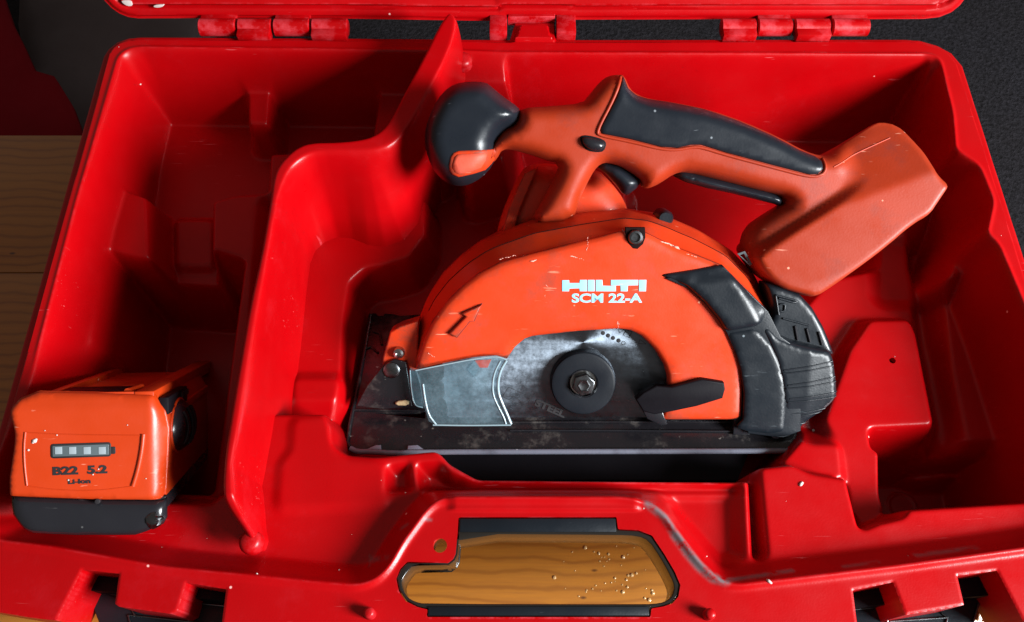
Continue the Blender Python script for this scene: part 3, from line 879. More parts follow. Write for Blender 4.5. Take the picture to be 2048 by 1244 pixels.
# ---- hinge
def knuckle(x0, x1, up, py=55, rad=.0056):
    a, b = at_z(x0, py, .0), at_z(x1, py, .0)
    L = b.x - a.x; c = (a + b) / 2
    Fm = Matrix.Translation(c - case.location) @ Matrix.Rotation(math.pi / 2, 4, 'Y')
    o = lathe('hinge_knuckle', [(0, -L / 2), (rad * .8, -L / 2), (rad, -L / 2 + .0006), (rad, L / 2 - .0006), (rad * .8, L / 2), (0, L / 2)], M['red'], case, 28, F=Fm, sharp=50)
    # the web joining the knuckle to its half
    yy = (-.010, 0.0) if not up else (0.0, .010)
    box('hinge_web', (a.x - cz[0] + .0004, c.y - cz[1] + yy[0], -ZT - .0045), (b.x - cz[0] - .0004, c.y - cz[1] + yy[1], -ZT + .0035), M['red'], case, .0006)
for i, (x0, x1) in enumerate([(400, 474), (478, 545), (549, 621), (625, 697)]): knuckle(x0, x1, i % 2 == 0)
for i, (x0, x1) in enumerate([(1441, 1510), (1514, 1582), (1587, 1657), (1662, 1736)]): knuckle(x0, x1, i % 2 == 1)
for x0, x1 in ((979, 1014), (1113, 1150)):
    a, b = at_z(x0, 72, 0), at_z(x1, 36, 0)
    box('hinge_stop', (a.x - cz[0], a.y - cz[1], -ZT - .006), (b.x - cz[0], b.y - cz[1], -ZT + .0035), M['red'], case, .0008)
prism('hinge_stop', [sh(zpts([(1016, 38), (1110, 38), (1110, 30), (1016, 30)], .002))], -ZT - .004, -ZT + .004, M['red'], case, bev=.0006)

# ---- loose flakes and crumbs on the plastic
bm = bmesh.new()
def flake(px, py, z, s, el=1.0):
    p = at_z(px, py, z)
    zz = H_at(p.x, p.y); p = at_z(px, py, zz); zz = H_at(p.x, p.y)
    if sdf(OUT, np.array([p.x]), np.array([p.y]))[0] < .003 or (px < 340 and py > 700 and py < 1070): return
    m_ = Matrix.Translation((p.x, p.y, zz + s * .3)) @ Matrix.Rotation(random.uniform(0, 6), 4, 'Z') @ Matrix.Diagonal((el, 1, .5, 1))
    bmesh.ops.create_icosphere(bm, subdivisions=1, radius=s, matrix=m_)
flake(984, 80, 0, .0011, 1.5); flake(1538, 1163, 0, .0008, 2.4); flake(1632, 856, -.03, .0010); flake(1602, 968, -.01, .0010, 1.8)
flake(563, 432, .0, .0007); flake(252, 119, -.006, .0008)
for _ in range(34):
    px, py = random.uniform(60, 2030), random.choice([random.uniform(80, 1230), random.uniform(1000, 1235)])
    if 780 < px < 1370 and py > 1025: continue
    flake(px, py, 0, random.choice([.00015, .0002, .0003, .0004]), random.uniform(1, 2.5))
fl = from_bm('pale_crumbs', bm, M['chip'], None, 0)
tag(fl, 'pale crumbs and paint flakes scattered over the red plastic', 'crumbs', kind='stuff')

# ================================================================== THE BATTERY
BO = at_depth(190, 900, .405)
wv = (VD * 1.0 + Vector((1, 0, 0)) * -.185 + VU * .035).normalized()     # long axis, into the case
ex = (Vector((1, 0, 0)) - wv * wv.x).normalized()
ey = (-wv).cross(ex)
BF = frame(BO, ex, ey)
bat = thing('battery_pack', BF, 'orange and black slide-in battery pack with four grey charge lights, standing in the left bay', 'battery')
T_ = lambda pts, n=0.0: trace(BF, pts, n)
front = T_([(69, 784), (190, 786), (305, 790), (316, 812), (327, 829), (334, 860), (331, 930), (327, 985), (318, 1004), (190, 1003), (14, 996), (13, 960), (22, 900), (25, 870), (14, 822), (30, 800)])
Lb = .128
fr = chaikin(resample(front, .003), 1)
yf = on_plane(BF, 190, 818)[1]; xr_ = on_plane(BF, 326, 900)[0]
HBf = Height(fr, .0014, .006, step=.0005, sig=1.0, mod=lambda X, Y, Q: np.maximum(Q - .0045 * np.clip((X - xr_ + .0065) / .0065, 0, 1) ** 2 * (Q > 0) - .32 * np.maximum(0, Y - yf) * (Q > 0), 0))
pillow('housing_front', fr.tolist(), M['orange_b'], bat, .0014, .006, -.006, Tb=0.0005, H=HBf, step=.0015)
xr = on_plane(BF, 326, 900)[0]; xl = on_plane(BF, 18, 900)[0]; yb = on_plane(BF, 190, 1002)[1]; yt = on_plane(BF, 190, 786)[1]; ysh = on_plane(BF, 327, 829)[1]; yb2 = on_plane(BF, 190, 1062)[1]
body = [(xl, yb), (xr, yb), (xr, ysh - .004), (xr - .001, ysh), (xr - .007, yt - .002), (xr - .008, yt - .0035), (xl + .015, yt - .0035), (xl + .012, yt - .002), (xl + .001, ysh)]
prism('housing', [body], -Lb, -.0055, M['orange_b'], bat, bev=.0012)
# black lower shell
base = T_([(14, 997), (190, 1004), (320, 1005), (329, 1000), (330, 1040), (322, 1054), (290, 1068), (266, 1076), (150, 1076), (60, 1072), (40, 1064), (18, 1034)])
pillow('lower_shell_front', base, M['black_gloss'], bat, .003, .005, -.006, Tb=.0004, step=.0025)
prism('lower_shell', [[(xl, yb2 + .008), (xl + .008, yb2 + .001), (xr - .008, yb2 + .001), (xr, yb2 + .008), (xr, yb - .0002), (xl, yb - .0002)]], -Lb, -.0055, M['black_gloss'], bat, bev=.0012)
# chipped corner
cc = on_plane(BF, 305, 1042, .0)
bm = bmesh.new()
bmesh.ops.create_icosphere(bm, subdivisions=3, radius=.0045, matrix=Matrix.Translation((cc[0], cc[1], -.0035)))
for v in bm.verts:
    v.co += Vector((1, .6, .5)) * noise.noise(v.co * 400) * .0024
from_bm('scraped_corner', bm, M['steel'], bat, 20)
# slide rails on top
def rail(x0, x1, y0, y1, n1):
    # tapered at the far end
    V = []
    for (x, y) in ((x0, y0), (x1, y0), (x1, y1), (x0, y1)): V.append((x, y, -.004))
    for (x, y) in ((x0, y0), (x1, y0), (x1, y1 - .0005), (x0, y1 - .0005)): V.append((x, y, n1))
    bm = bmesh.new(); vs = [bm.verts.new(v) for v in V]
    for f in ((0, 1, 2, 3), (7, 6, 5, 4), (0, 4, 5, 1), (1, 5, 6, 2), (2, 6, 7, 3), (3, 7, 4, 0)): bm.faces.new([vs[i] for i in f])
    bmesh.ops.bevel(bm, geom=list(bm.edges), offset=.0006, segments=2, affect='EDGES', profile=.5)
    return from_bm('slide_rail', bm, M['orange_b'], bat)
xlr = on_plane(BF, 76, 784)[0]; xrr = on_plane(BF, 304, 788)[0]
rail(xlr, xlr + .005, yt - .008, yt - .0002, -.172)
rail(xrr - .009, xrr, yt - .008, yt - .0002, -.170)
box('front_lip', (xlr + .005, yt - .0065, -.0075), (xrr - .009, yt - .0003, -.0045), M['orange_b'], bat, .0005)
box('contact_slot', (xlr + .006, yt - .005, -.030), (xrr - .013, yt - .0004, -.0085), M['deep_black'], bat, .0004)
tube('guide_nib', [(xrr - .013, yt - .0008, -.008), (xrr - .011, yt - .0008, -.026)], .0018, M['orange_b'], bat)
box('side_groove', (xrr + .0005, yt - .013, -.060), (xrr + .0050, yt - .0045, -.012), M['deep_black'], bat, .0004)
box('side_ledge', (xrr, ysh - .006, -Lb), (xr + .0006, ysh - .001, -.020), M['orange_b'], bat, .001)
for k in range(5):
    box('contact_fin', (xrr + .0048, yt - .009, -.045 - k * .004), (xrr + .0056, yt - .006, -.043 - k * .004), M['steel'], bat, 0)
# release button on the right flank
bm = bmesh.new()
bmesh.ops.create_uvsphere(bm, u_segments=32, v_segments=16, radius=1, matrix=Matrix.Translation((xr - .0005, on_plane(BF, 330, 874)[1] - .000, -.036)) @ Matrix.Diagonal((.0085, .0135, .019, 1)))
btn = from_bm('release_button', bm, M['black_gloss'], bat, 0)
for k in range(4):
    zc = -.026 - k * .006; h2 = .0125 * math.sqrt(max(0, 1 - ((zc + .036) / .018) ** 2)) * .8
    pth = []
    yc = on_plane(BF, 330, 874)[1]
    for q in range(9):
        yy = -h2 + 2 * h2 * q / 8
        xx = .0085 * math.sqrt(max(0, 1 - (yy / .0135) ** 2 - ((zc + .036) / .019) ** 2))
        pth.append((xr - .0002 + xx, yc + yy, zc))
    tube('button_rib', pth, .0007, M['black'], btn, 8)
tube('button_seat', [(xr + .0004, yc + .0135 * math.sin(q * math.pi / 16), -.036 + .0195 * math.cos(q * math.pi / 16)) for q in range(33)], .0008, M['orange_b'], bat)
# raised frame lines on the face
def face_tube(name, pts, r, mat, lift=.0):
    P = chaikin(T_(pts), 2, False)
    return tube(name, [(x, y, -.006 + float(HBf(x, y)) + lift) for x, y in P], r, mat, bat, 8)
face_tube('frame_bead', [(51, 864), (48, 890), (49, 930), (54, 971)], .0006, M['orange_b'])
face_tube('frame_bead', [(287, 868), (284, 900), (276, 940), (266, 972)], .0011, M['orange_b'])
face_tube('frame_bead', [(56, 972), (110, 980), (190, 982), (262, 973)], .0003, M['orange_b'])
face_tube('frame_bead', [(52, 865), (120, 869), (285, 871)], .0003, M['orange_b'])
# charge indicator
def fp(px, py): return on_plane(BF, px, py, 0.0)
def rrect(x0, y0, x1, y1, r, n=5):
    P = []
    for cx_, cy_, a0 in ((x1 - r, y1 - r, 0), (x0 + r, y1 - r, 90), (x0 + r, y0 + r, 180), (x1 - r, y0 + r, 270)):
        for k in range(n): a = R(a0 + 90 * k / (n - 1)); P.append((cx_ + r * math.cos(a), cy_ + r * math.sin(a)))
    return P
a, b = fp(102, 917), fp(222, 884)
prism('indicator_frame', [rrect(a[0], a[1], b[0], b[1], .0013)], -.001, .0004, M['print_black'], bat, bev=.0002)
a, b = fp(220, 908), fp(231, 893)
prism('indicator_tip', [rrect(a[0], a[1], b[0], b[1], .0006)], -.001, .0003, M['print_black'], bat, bev=.0001)
a, b = fp(106, 913), fp(218, 888)
prism('indicator_lens', [rrect(a[0], a[1], b[0], b[1], .0003)], .0000, .0006, M['grey_lens'], bat, bev=.0001)
for cx_ in (118, 146, 175, 205):
    a, b = fp(cx_ - 7, 908), fp(cx_ + 7, 893)
    prism('charge_light', [[(a[0], a[1]), (b[0], a[1]), (b[0], b[1]), (a[0], b[1])]], .0002, .0008, M['led'], bat, bev=.0001)
c = fp(160, 941); text('lettering', 'B22  5.2', .0052, .00024, 1.40, c[0], c[1], .0002, M['print_black'], bat)
c = fp(159, 963); text('lettering', 'Li-Ion', .0030, .00013, 1.45, c[0], c[1], .0002, M['print_black'], bat)
bm = bmesh.new()
for (px, py, s) in ((69, 882, .0011), (72, 879, .0007), (66, 885, .0006), (57, 900, .0006), (114, 870, .0004), (90, 861, .0003), (197, 938, .0004), (186, 949, .0004), (137, 960, .0005), (292, 957, .0003), (255, 850, .0003)):
    c = fp(px, py); bmesh.ops.create_icosphere(bm, subdivisions=1, radius=s, matrix=Matrix.Translation((c[0], c[1], .0002)) @ Matrix.Diagonal((1.2, 1, .5, 1)))
tag(from_bm('dried_splash', bm, M['chip'], bat, 0), kind='stuff')
# half notch in the join
c = fp(195, 1003); prism('vent_notch', [circle(c[0], c[1], .0012, 16)], -.002, .0004, M['print_black'], bat, bev=.0001)

# ================================================================== THE SAW
TILT = R(38)
HUB = at_depth(1165, 761, .49)
SF = frame(HUB, (1, 0, 0), (0, math.cos(TILT), math.sin(TILT)))
saw = thing('circular_saw', SF, 'orange and black cordless circular saw lying blade side up in the case', 'circular saw')
G = lambda pts, n=0.0: trace(SF, pts, n)
NF = .012          # front face of the blade guard
# --- guard
crest = [(831, 742), (833, 722), (845, 684), (862, 646), (889, 608), (923, 574), (958, 547), (999, 526), (1060, 509), (1128, 492), (1197, 475), (1245, 462), (1290, 464), (1348, 493), (1400, 513), (1447, 532), (1492, 574), (1534, 621)]
outer = [(820, 745), (821, 722), (828, 684), (838, 636), (855, 595), (882, 554), (917, 520), (958, 489), (992, 472), (1060, 444), (1163, 429), (1255, 422), (1316, 431), (1350, 441), (1400, 462), (1461, 499), (1509, 550), (1545, 626)]
inner = [(1534, 640), (1500, 700), (1490, 760), (1487, 843), (1462, 843), (1322, 843), (1322, 838), (1330, 810), (1336, 780), (1335, 752), (1328, 730), (1310, 701), (1284, 674), (1262, 663), (1240, 660), (1156, 665), (1066, 675), (1050, 680), (1030, 697), (1014, 721), (992, 714), (947, 718), (890, 729)]
face = G(crest, NF) + G(inner, NF)
Hg = Height(face, .004, .004, sig=1.0)
pillow('guard_face', face, M['orange'], saw, .004, .004, NF - .004, Tb=.0, H=Hg, step=.003)
# guard rim wall: crest -> outer outline
c3 = resample_n(G(crest, NF), 90); o3 = resample_n(G(outer, -.024), 90); m3 = c3 * .45 + resample_n(G(outer, -.006), 90) * .55
V, Fc = [], []
rows = []
n_lv = [(c3, NF - .0040), (c3 * .9 + m3 * .1, NF - .0040 - .003), (m3, -.004), (m3 * .96 + o3 * .04, -.0045), (m3 * .97 + o3 * .03 , -.0055), (o3 * .85 + m3 * .15, -.018), (o3, -.024), (o3 * .99, -.040)]
for P, n in n_lv:
    for p in P: V.append((p[0], p[1], n))
for r_ in range(len(n_lv) - 1):
    for i in range(89):
        a = r_ * 90 + i; Fc.append((a, a + 1, a + 91, a + 90))
mesh('guard_rim', V, Fc, M['orange'], saw, 35)
# back plate of the guard so that it is a closed shell
bp = [tuple(p) for p in o3] + G([(1500, 700), (1490, 843), (1000, 843), (826, 800)], -.024)
prism('guard_back', [bp], -.044, -.026, M['orange'], saw, bev=.001)
# --- screw pocket and screw
pk = G([(1251, 455), (1290, 455), (1291, 475), (1286, 488), (1275, 498), (1266, 497), (1256, 486), (1251, 474)], NF)
prism('screw_pocket', [pk], NF - .003, NF + .0003, M['hole_dark'], saw, bev=.0003)
c = G([(1271, 474)], NF)[0]
lathe('screw', [(0, NF + .0012), (.0022, NF + .0012), (.0024, NF + .0024), (.0036, NF + .0022), (.0042, NF + .0012), (.0044, NF)], M['steel'], saw, 28, c[0], c[1])
# --- raised arrow
ar = G([(964, 608), (947, 641), (939, 641), (913, 673), (898, 666), (932, 632), (923, 626)], NF)
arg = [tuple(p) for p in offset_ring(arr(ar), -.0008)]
M['arrow_shade'] = plastic('dark_orange_edge_shade', (.20, .016, .006), .6, gs=.1)
prism('arrow_shade_border', [arg], NF - .002, NF + .0003, M['arrow_shade'], saw, bev=.0001)  # dark border painted in as shade along the arrow's edges
prism('direction_arrow', [ar], NF - .002, NF + .0026, M['orange'], saw, bev=.0012)
# --- emblem lettering, blocky
sc = 220 / 2042.0
def gz(pts): return G([(1100 + x * sc, 540 + y * sc) for x, y in pts], NF)
def glyph(pts): prism('letter', [gz(pts)], NF - .0005, NF + .00025, M['print_white'], saw, bev=.00005)
glyph([(225, 188), (355, 188), (358, 240), (548, 240), (555, 182), (685, 182), (685, 394), (552, 394), (546, 340), (358, 344), (352, 394), (225, 394)])
glyph([(700, 182), (826, 182), (826, 394), (700, 394)])
glyph([(848, 182), (972, 182), (978, 290), (1128, 294), (1222, 296), (1222, 394), (848, 394)])
glyph([(1130, 182), (1638, 182), (1634, 282), (1446, 284), (1440, 394), (1312, 394), (1308, 284), (1232, 284), (1226, 290), (1130, 286)])
glyph([(1654, 182), (1788, 182), (1780, 394), (1650, 394)])
c = G([(1213, 597)], NF)[0]
text('lettering', 'SCM 22-A', .0068, .00022, 1.34, c[0], c[1], NF + .0001, M['print_white'], saw)

# --- blade, flange and bolt
cut_b = G([(1165, 846)], 0.0)[0][1]
bl = []
for k in range(240):
    a = 2 * math.pi * k / 240
    r_ = .0800 + (.0016 if k % 5 == 0 else 0)
    x, y = r_ * math.cos(a), r_ * math.sin(a)
    if y > cut_b - .012: bl.append((x, y))
# full disc with the part below the sole cut by the slot line
blade = prism('blade', [bl], -.0018, 0.0, M['blade'], saw, bev=.0001)
fr_ = abs(G([(1230, 760)], .006)[0][0] - G([(1165, 760)], .006)[0][0])
lathe('outer_flange', [(fr_ * .42, .0062), (fr_ * .90, .0068), (fr_ * .965, .0064), (fr_, .0054), (fr_ * 1.02, .0), (fr_ * .4, 0)], M['flange'], saw, 64, 0, 0, 25, fill=False)
lathe('flange_recess', [(0, .0030), (fr_ * .41, .0030), (fr_ * .43, .0062), (fr_ * .46, .0066), (fr_ * .46, .001), (0, .001)], M['black_gloss'], saw, 48)
bolt = prism('arbor_bolt', [circle(0, 0, fr_ * .36, 6, .3)], .003, .0098, M['steel'], saw, bev=.0006)
lathe('bolt_washer', [(fr_ * .2, .0045), (fr_ * .40, .0045), (fr_ * .42, .0038), (fr_ * .2, .0036)], M['bright'], bolt, 40)
lathe('bolt_socket', [(0, .0101), (fr_ * .10, .0101), (fr_ * .17, .0104), (fr_ * .20, .0100), (fr_ * .20, .0092)], M['steel'], bolt, 6)
# printing on the blade
def blade_pt(px, py): return G([(px, py)], 0.0)[0]
for i, (px, py) in enumerate([(1206, 666), (1216, 671), (1226, 676), (1237, 681), (1247, 686)]):
    c = blade_pt(px, py)
    if i < 4: prism('printed_dot', [circle(*c, .00125, 16)], -.0003, .0001, M['print_black'], saw, bev=.00003)
    else: prism('printed_ring', [circle(*c, .0012, 16), circle(*c, .0009, 16)], -.0003, .0001, M['print_black'], saw, bev=.00003)
def line_print(pts, wd=.00022, closed=True):
    P = [Vector(blade_pt(*p)) for p in pts]
    if closed: P.append(P[0])
    V, Fc = [], []
    for a, b in zip(P[:-1], P[1:]):
        t = (b - a).normalized(); nn = Vector((-t.y, t.x)) * wd / 2; k = len(V)
        for q in (a - nn, b - nn, b + nn, a + nn): V.append((q.x, q.y, .00012))
        Fc.append((k, k + 1, k + 2, k + 3))
    return mesh('printed_mark', V, Fc, M['print_black'], saw, 0)
line_print([(1017, 774), (1063, 795), (1051, 814), (1005, 793)])
line_print([(1005, 792), (1030, 793), (1045, 806), (1062, 796)], closed=False)
line_print([(1252, 660), (1264, 663), (1258, 675), (1246, 670)])
line_print([(1236, 659), (1246, 659), (1240, 666)])
line_print([(1280, 679), (1292, 688), (1277, 687)])
c = blade_pt(1100, 817)
text('lettering', 'STEEL', .0056, .00026, 1.30, c[0], c[1], .0003, M['print_black'], saw, .0002, R(-24))

# --- pointer lever of the lower guard
lev = G([(1268, 792), (1284, 778), (1310, 765), (1340, 768), (1400, 752), (1443, 759), (1445, 772), (1440, 790), (1388, 806), (1330, 818), (1305, 822), (1283, 816)], .010)
prism('guard_lever', [lev], .010, .0165, M['deep_black'], saw, bev=.0010)
lev2 = G([(1270, 792), (1300, 800), (1322, 816), (1330, 840), (1318, 843), (1290, 830)], .003)
prism('lever_root', [lev2], -.001, .0105, M['black_gloss'], saw, bev=.0008)
tube('worn_lever_edge', [(*p, .0108) for p in G([(1388, 807), (1412, 800), (1439, 790)], .0108)], .0007, M['edge_steel'], saw)

# --- clear lower guard
cl = G([(831, 740), (890, 729), (947, 718), (992, 712), (1015, 720), (1004, 738), (998, 760), (998, 780), (1003, 800), (1012, 820), (1024, 843), (1022, 851), (940, 851), (869, 850), (857, 842), (848, 815), (842, 790), (838, 765)], .014)
prism('clear_guard', [cl], .0125, .0145, M['clear'], saw, bev=.0005)
cs = G([(820, 738), (831, 742), (840, 760), (846, 816), (828, 810), (821, 775)], .008)
prism('clear_guard_side', [cs], .004, .009, M['clear'], saw, bev=.0005)
def edge_bead(pts, n, r, mat='clear_edge'):
    P = chaikin(G(pts, n), 2, False); return tube('guard_bead', [(x, y, n) for x, y in P], r, M[mat], saw, 8)
edge_bead([(1013, 721), (1002, 738), (996, 760), (996, 785), (1004, 806), (1014, 828), (1022, 848)], .0148, .0008)
edge_bead([(1001, 722), (990, 742), (985, 765), (986, 790), (996, 812), (1008, 835), (1012, 848)], .0146, .0005)
edge_bead([(846, 768), (850, 800), (857, 830), (872, 849)], .0146, .0006)
edge_bead([(866, 850), (940, 851), (1022, 850)], .0146, .0005)
edge_bead([(831, 741), (890, 729), (947, 718), (992, 712), (1014, 720)], .0146, .0004)
edge_bead([(820, 740), (822, 775), (828, 811), (846, 815)], .009, .0004)
pf = G([(940, 730), (950, 720), (960, 735), (948, 754), (934, 738)], .0148)
prism('guard_tab', [pf], .0138, .0155, M['clear'], saw, bev=.0004)
pf = G([(948, 722), (983, 720), (975, 737), (958, 737)], .0142)
prism('guard_window', [pf], .0120, .0130, M['orange'], saw, bev=.0003)

# --- black shroud over the guard's rear upper quadrant
cov = G([(1325, 553), (1332, 550), (1390, 541), (1447, 531), (1486, 571), (1536, 620), (1536, 628), (1529, 646), (1513, 655), (1454, 665), (1437, 639), (1409, 605), (1375, 574), (1340, 560)], NF + .004)
cov_in = arr(G([(1375, 566), (1392, 572), (1468, 562), (1515, 650), (1454, 667), (1436, 640), (1405, 602), (1372, 575)], NF + .004))
Hc = Height(cov, .0022, .0050, step=.0005, sig=1.2, mod=lambda X, Y, Q: Q * (1 - .55 * sstep((sdf(cov_in, X, Y) * -1) / .006)))
pillow('upper_shroud', cov, M['black'], saw, .0022, .0050, NF, Tb=.0, step=.0022, H=Hc)
sb = G([(1330, 556), (1447, 533), (1486, 573), (1535, 622), (1560, 672), (1600, 700), (1600, 860), (1566, 873), (1540, 871), (1495, 865), (1490, 843), (1490, 790), (1483, 742), (1468, 700), (1452, 664), (1437, 641), (1409, 607), (1375, 576)], NF)
prism('shroud_base', [sb], .002, NF + .0016, M['black'], saw, bev=.0004)
# --- dust port housing: inner ring, front block, top block
ring = G([(1456, 668), (1514, 657), (1545, 690), (1562, 725), (1572, 762), (1576, 800), (1572, 866), (1540, 872), (1495, 866), (1472, 858), (1488, 842), (1490, 790), (1483, 742), (1470, 700)], NF + .004)
pillow('port_ring', ring, M['black'], saw, .0008, .0022, NF, Tb=0.0, step=.0020, H=Height(ring, .0008, .0022, step=.0004, sig=1.0))
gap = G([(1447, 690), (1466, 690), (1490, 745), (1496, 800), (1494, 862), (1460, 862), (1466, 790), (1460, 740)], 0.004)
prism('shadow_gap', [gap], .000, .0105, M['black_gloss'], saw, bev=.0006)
blk = G([(1516, 655), (1536, 648), (1560, 672), (1590, 684), (1630, 694), (1664, 702), (1672, 722), (1678, 765), (1679, 793), (1669, 808), (1652, 824), (1621, 843), (1590, 868), (1566, 875), (1560, 873), (1561, 800), (1556, 758), (1546, 720), (1532, 686)], NF)
bc = arr(G([(1600, 770)], NF)[0])
Hb = Height(blk, .0022, .011, step=.0005, sig=1.2, mod=lambda X, Y, Q: Q - np.minimum(Q, .011) / .011 * (.15 * np.maximum(0, X - bc[0] - .004) + .12 * np.maximum(0, bc[1] - .006 - Y)))
pillow('dust_port', blk, M['black'], saw, .0022, .011, NF - .0085, Tb=.022, H=Hb, step=.0016)
top = G([(1531, 567), (1560, 573), (1601, 588), (1628, 617), (1649, 653), (1662, 684), (1672, 712), (1660, 712), (1600, 700), (1560, 690), (1530, 664), (1546, 628)], .004)
Ht = Height(top, .0024, .006, step=.0005, sig=1.2)
pillow('port_top', top, M['black'], saw, .0024, .006, -.001, Tb=.02, H=Ht, step=.0016)
# moulded ribs: raised pairs on the front block, slots on the top
def on_h(pts, Hf, nm, n): return [(x, y, nm + float(Hf(x, y))) for x, y in resample(chaikin(G(pts, n), 1, False), .002, False)]
for (xa, ya, xb, yb_) in ((1565, 738, 1664, 722), (1563, 745, 1666, 731), (1573, 768, 1670, 753), (1570, 775, 1672, 763), (1577, 795, 1674, 784), (1574, 802, 1674, 793), (1580, 826, 1650, 817), (1576, 832, 1645, 824), (1577, 850, 1612, 845), (1574, 856, 1608, 851)):
    tube('grip_rib', on_h([(xa, ya), ((xa + xb) / 2, (ya + yb_) / 2 + 1), (xb, yb_)], Hb, NF - .0085, NF), .00045, M['black'], saw, 8)
for (xa, ya, xb, yb_) in ((1587, 650, 1592, 678), (1610, 655, 1617, 682), (1634, 662, 1641, 688)):
    tube('vent_slot', on_h([(xa, ya), (xb, yb_)], Ht, -.0008, .003), .0008, M['deep_black'], saw, 8)
for pts in ([(1549, 589), (1592, 600), (1590, 605), (1555, 595)], [(1563, 635), (1615, 649)], [(1549, 591), (1555, 628)], [(1557, 607), (1568, 606), (1566, 622), (1557, 620)]):
    tube('port_molding', on_h(pts, Ht, -.0006, .003), .0006, M['black'], saw, 8)
c = G([(1552, 865)], NF)[0]
lathe('screw', [(0, NF - .001), (.0018, NF - .001), (.0020, NF + .0012), (.0034, NF + .001), (.0036, NF - .004)], M['black_gloss'], saw, 24, c[0], c[1])

# --- handle body
HN = -.020
body_o = [(1040, 216), (1110, 212), (1165, 206), (1178, 190), (1200, 163), (1216, 152), (1238, 149), (1248, 152), (1258, 178), (1276, 191), (1300, 198), (1348, 205), (1416, 219), (1485, 243), (1553, 273), (1604, 301), (1640, 312), (1656, 304), (1724, 263), (1745, 250), (1761, 244), (1792, 250), (1816, 274), (1833, 301),
          (1840, 322), (1848, 343), (1869, 363), (1867, 372), (1846, 400), (1826, 428), (1792, 446), (1742, 488), (1690, 526), (1640, 562), (1601, 587), (1570, 578), (1530, 566), (1500, 540), (1478, 500), (1490, 455), (1530, 428), (1566, 406), (1568, 402), (1556, 390), (1500, 376), (1433, 359), (1368, 343), (1345, 348),
          (1325, 362), (1308, 372), (1290, 378), (1280, 372), (1284, 362), (1260, 345), (1238, 332), (1214, 325), (1200, 328), (1188, 340), (1176, 362), (1160, 395), (1146, 440), (1060, 445), (1085, 400), (1110, 352), (1118, 328), (1085, 318), (1053, 307), (1020, 299), (1004, 299), (994, 318), (980, 331), (980, 300), (988, 285), (1000, 270), (1012, 258), (1030, 250), (1038, 234)]
hb = G(body_o, HN)
hb = chaikin(hb, 1)
ftx, fty = G([(1700, 400)], HN)[0]
ax = Vector(G([(1500, 470)], HN)[0]); bx_ = Vector(G([(1857, 340)], HN)[0])
rd = arr([bx_ - ax]).reshape(2); rd = rd / np.linalg.norm(rd); q0 = 0; nr = np.array([-rd[1], rd[0]])
def foot_mod(X, Y, Hq):
    # the battery foot swells outward, falling away above a ridge line
    q = (X - ax.x) * nr[0] + (Y - ax.y) * nr[1]
    l = (X - ax.x) * rd[0] + (Y - ax.y) * rd[1]
    w1 = sstep((l + .02 - .072 * sstep((q + .012) / .024)) / .016) * sstep((.066 - q) / .012)
    d = sdf(hb, X, Y)
    edge = np.sqrt(np.clip(1 - (1 - np.clip(d / .0035, 0, 1)) ** 2, 0, 1))
    flat = edge * np.maximum(.001, .0285 - .50 * np.maximum(0, q - .003) - .18 * np.maximum(0, q + .032))
    flat = blur(np.where(d > -.004, flat, 0), 1.6)
    return Hq * (1 - w1) + flat * w1
# strut lies lower than the grip
def body_mod(X, Y, Hq):
    Hq = foot_mod(X, Y, Hq)
    sy = G([(1120, 330)], HN)[0][1]; sy2 = G([(1100, 440)], HN)[0][1]
    t = sstep((sy - Y) / (sy - sy2)) * (X < G([(1200, 380)], HN)[0][0])
    return Hq * (1 - .15 * t)
Hh_b = Height(hb, .0085, .0145, step=.0006, sig=1.8, mod=body_mod)
pillow('handle_body', hb.tolist(), M['orange_h'], saw, .0085, .0145, HN, Tb=.016, H=Hh_b, step=.0017)
# black rubber grip on the back of the handle
grip = G([(1249, 147), (1232, 195), (1197, 262), (1199, 267), (1260, 279), (1320, 294), (1352, 296), (1380, 290), (1400, 290), (1451, 306), (1553, 333), (1615, 349), (1632, 348), (1643, 338), (1644, 322), (1636, 312), (1604, 299.5), (1553, 271.5), (1485, 241.5), (1416, 217.5), (1348, 203.5), (1300, 196.5), (1277, 189.5), (1259, 175)], HN + .012)
overlay('rubber_grip', grip, M['rubber'], saw, Hh_b, HN, .0022)
def piping(pts, r=.0007, mat='orange_h', n=.012, k=2):
    P = resample(chaikin(G(pts, HN + n), k, False), .002, False)
    return tube('grip_piping', [(x, y, HN + float(Hh_b(x, y)) + .0003) for x, y in P], r, M[mat], saw, 8)
piping([(1243, 152), (1228, 195), (1192, 263), (1198, 271), (1260, 283), (1320, 298), (1352, 300), (1380, 294), (1400, 294), (1451, 310), (1553, 337), (1618, 354), (1640, 350), (1649, 338), (1648, 318)], .0009)
under = G([(1346, 347), (1360, 341), (1380, 345), (1433, 358), (1500, 375), (1550, 387), (1562, 396), (1567, 406), (1560, 414), (1548, 408), (1519, 401), (1460, 386), (1416, 377), (1370, 364), (1348, 353)], HN)
pillow('lower_grip_strip', under, M['rubber'], saw, .006, .011, HN, step=.0024)
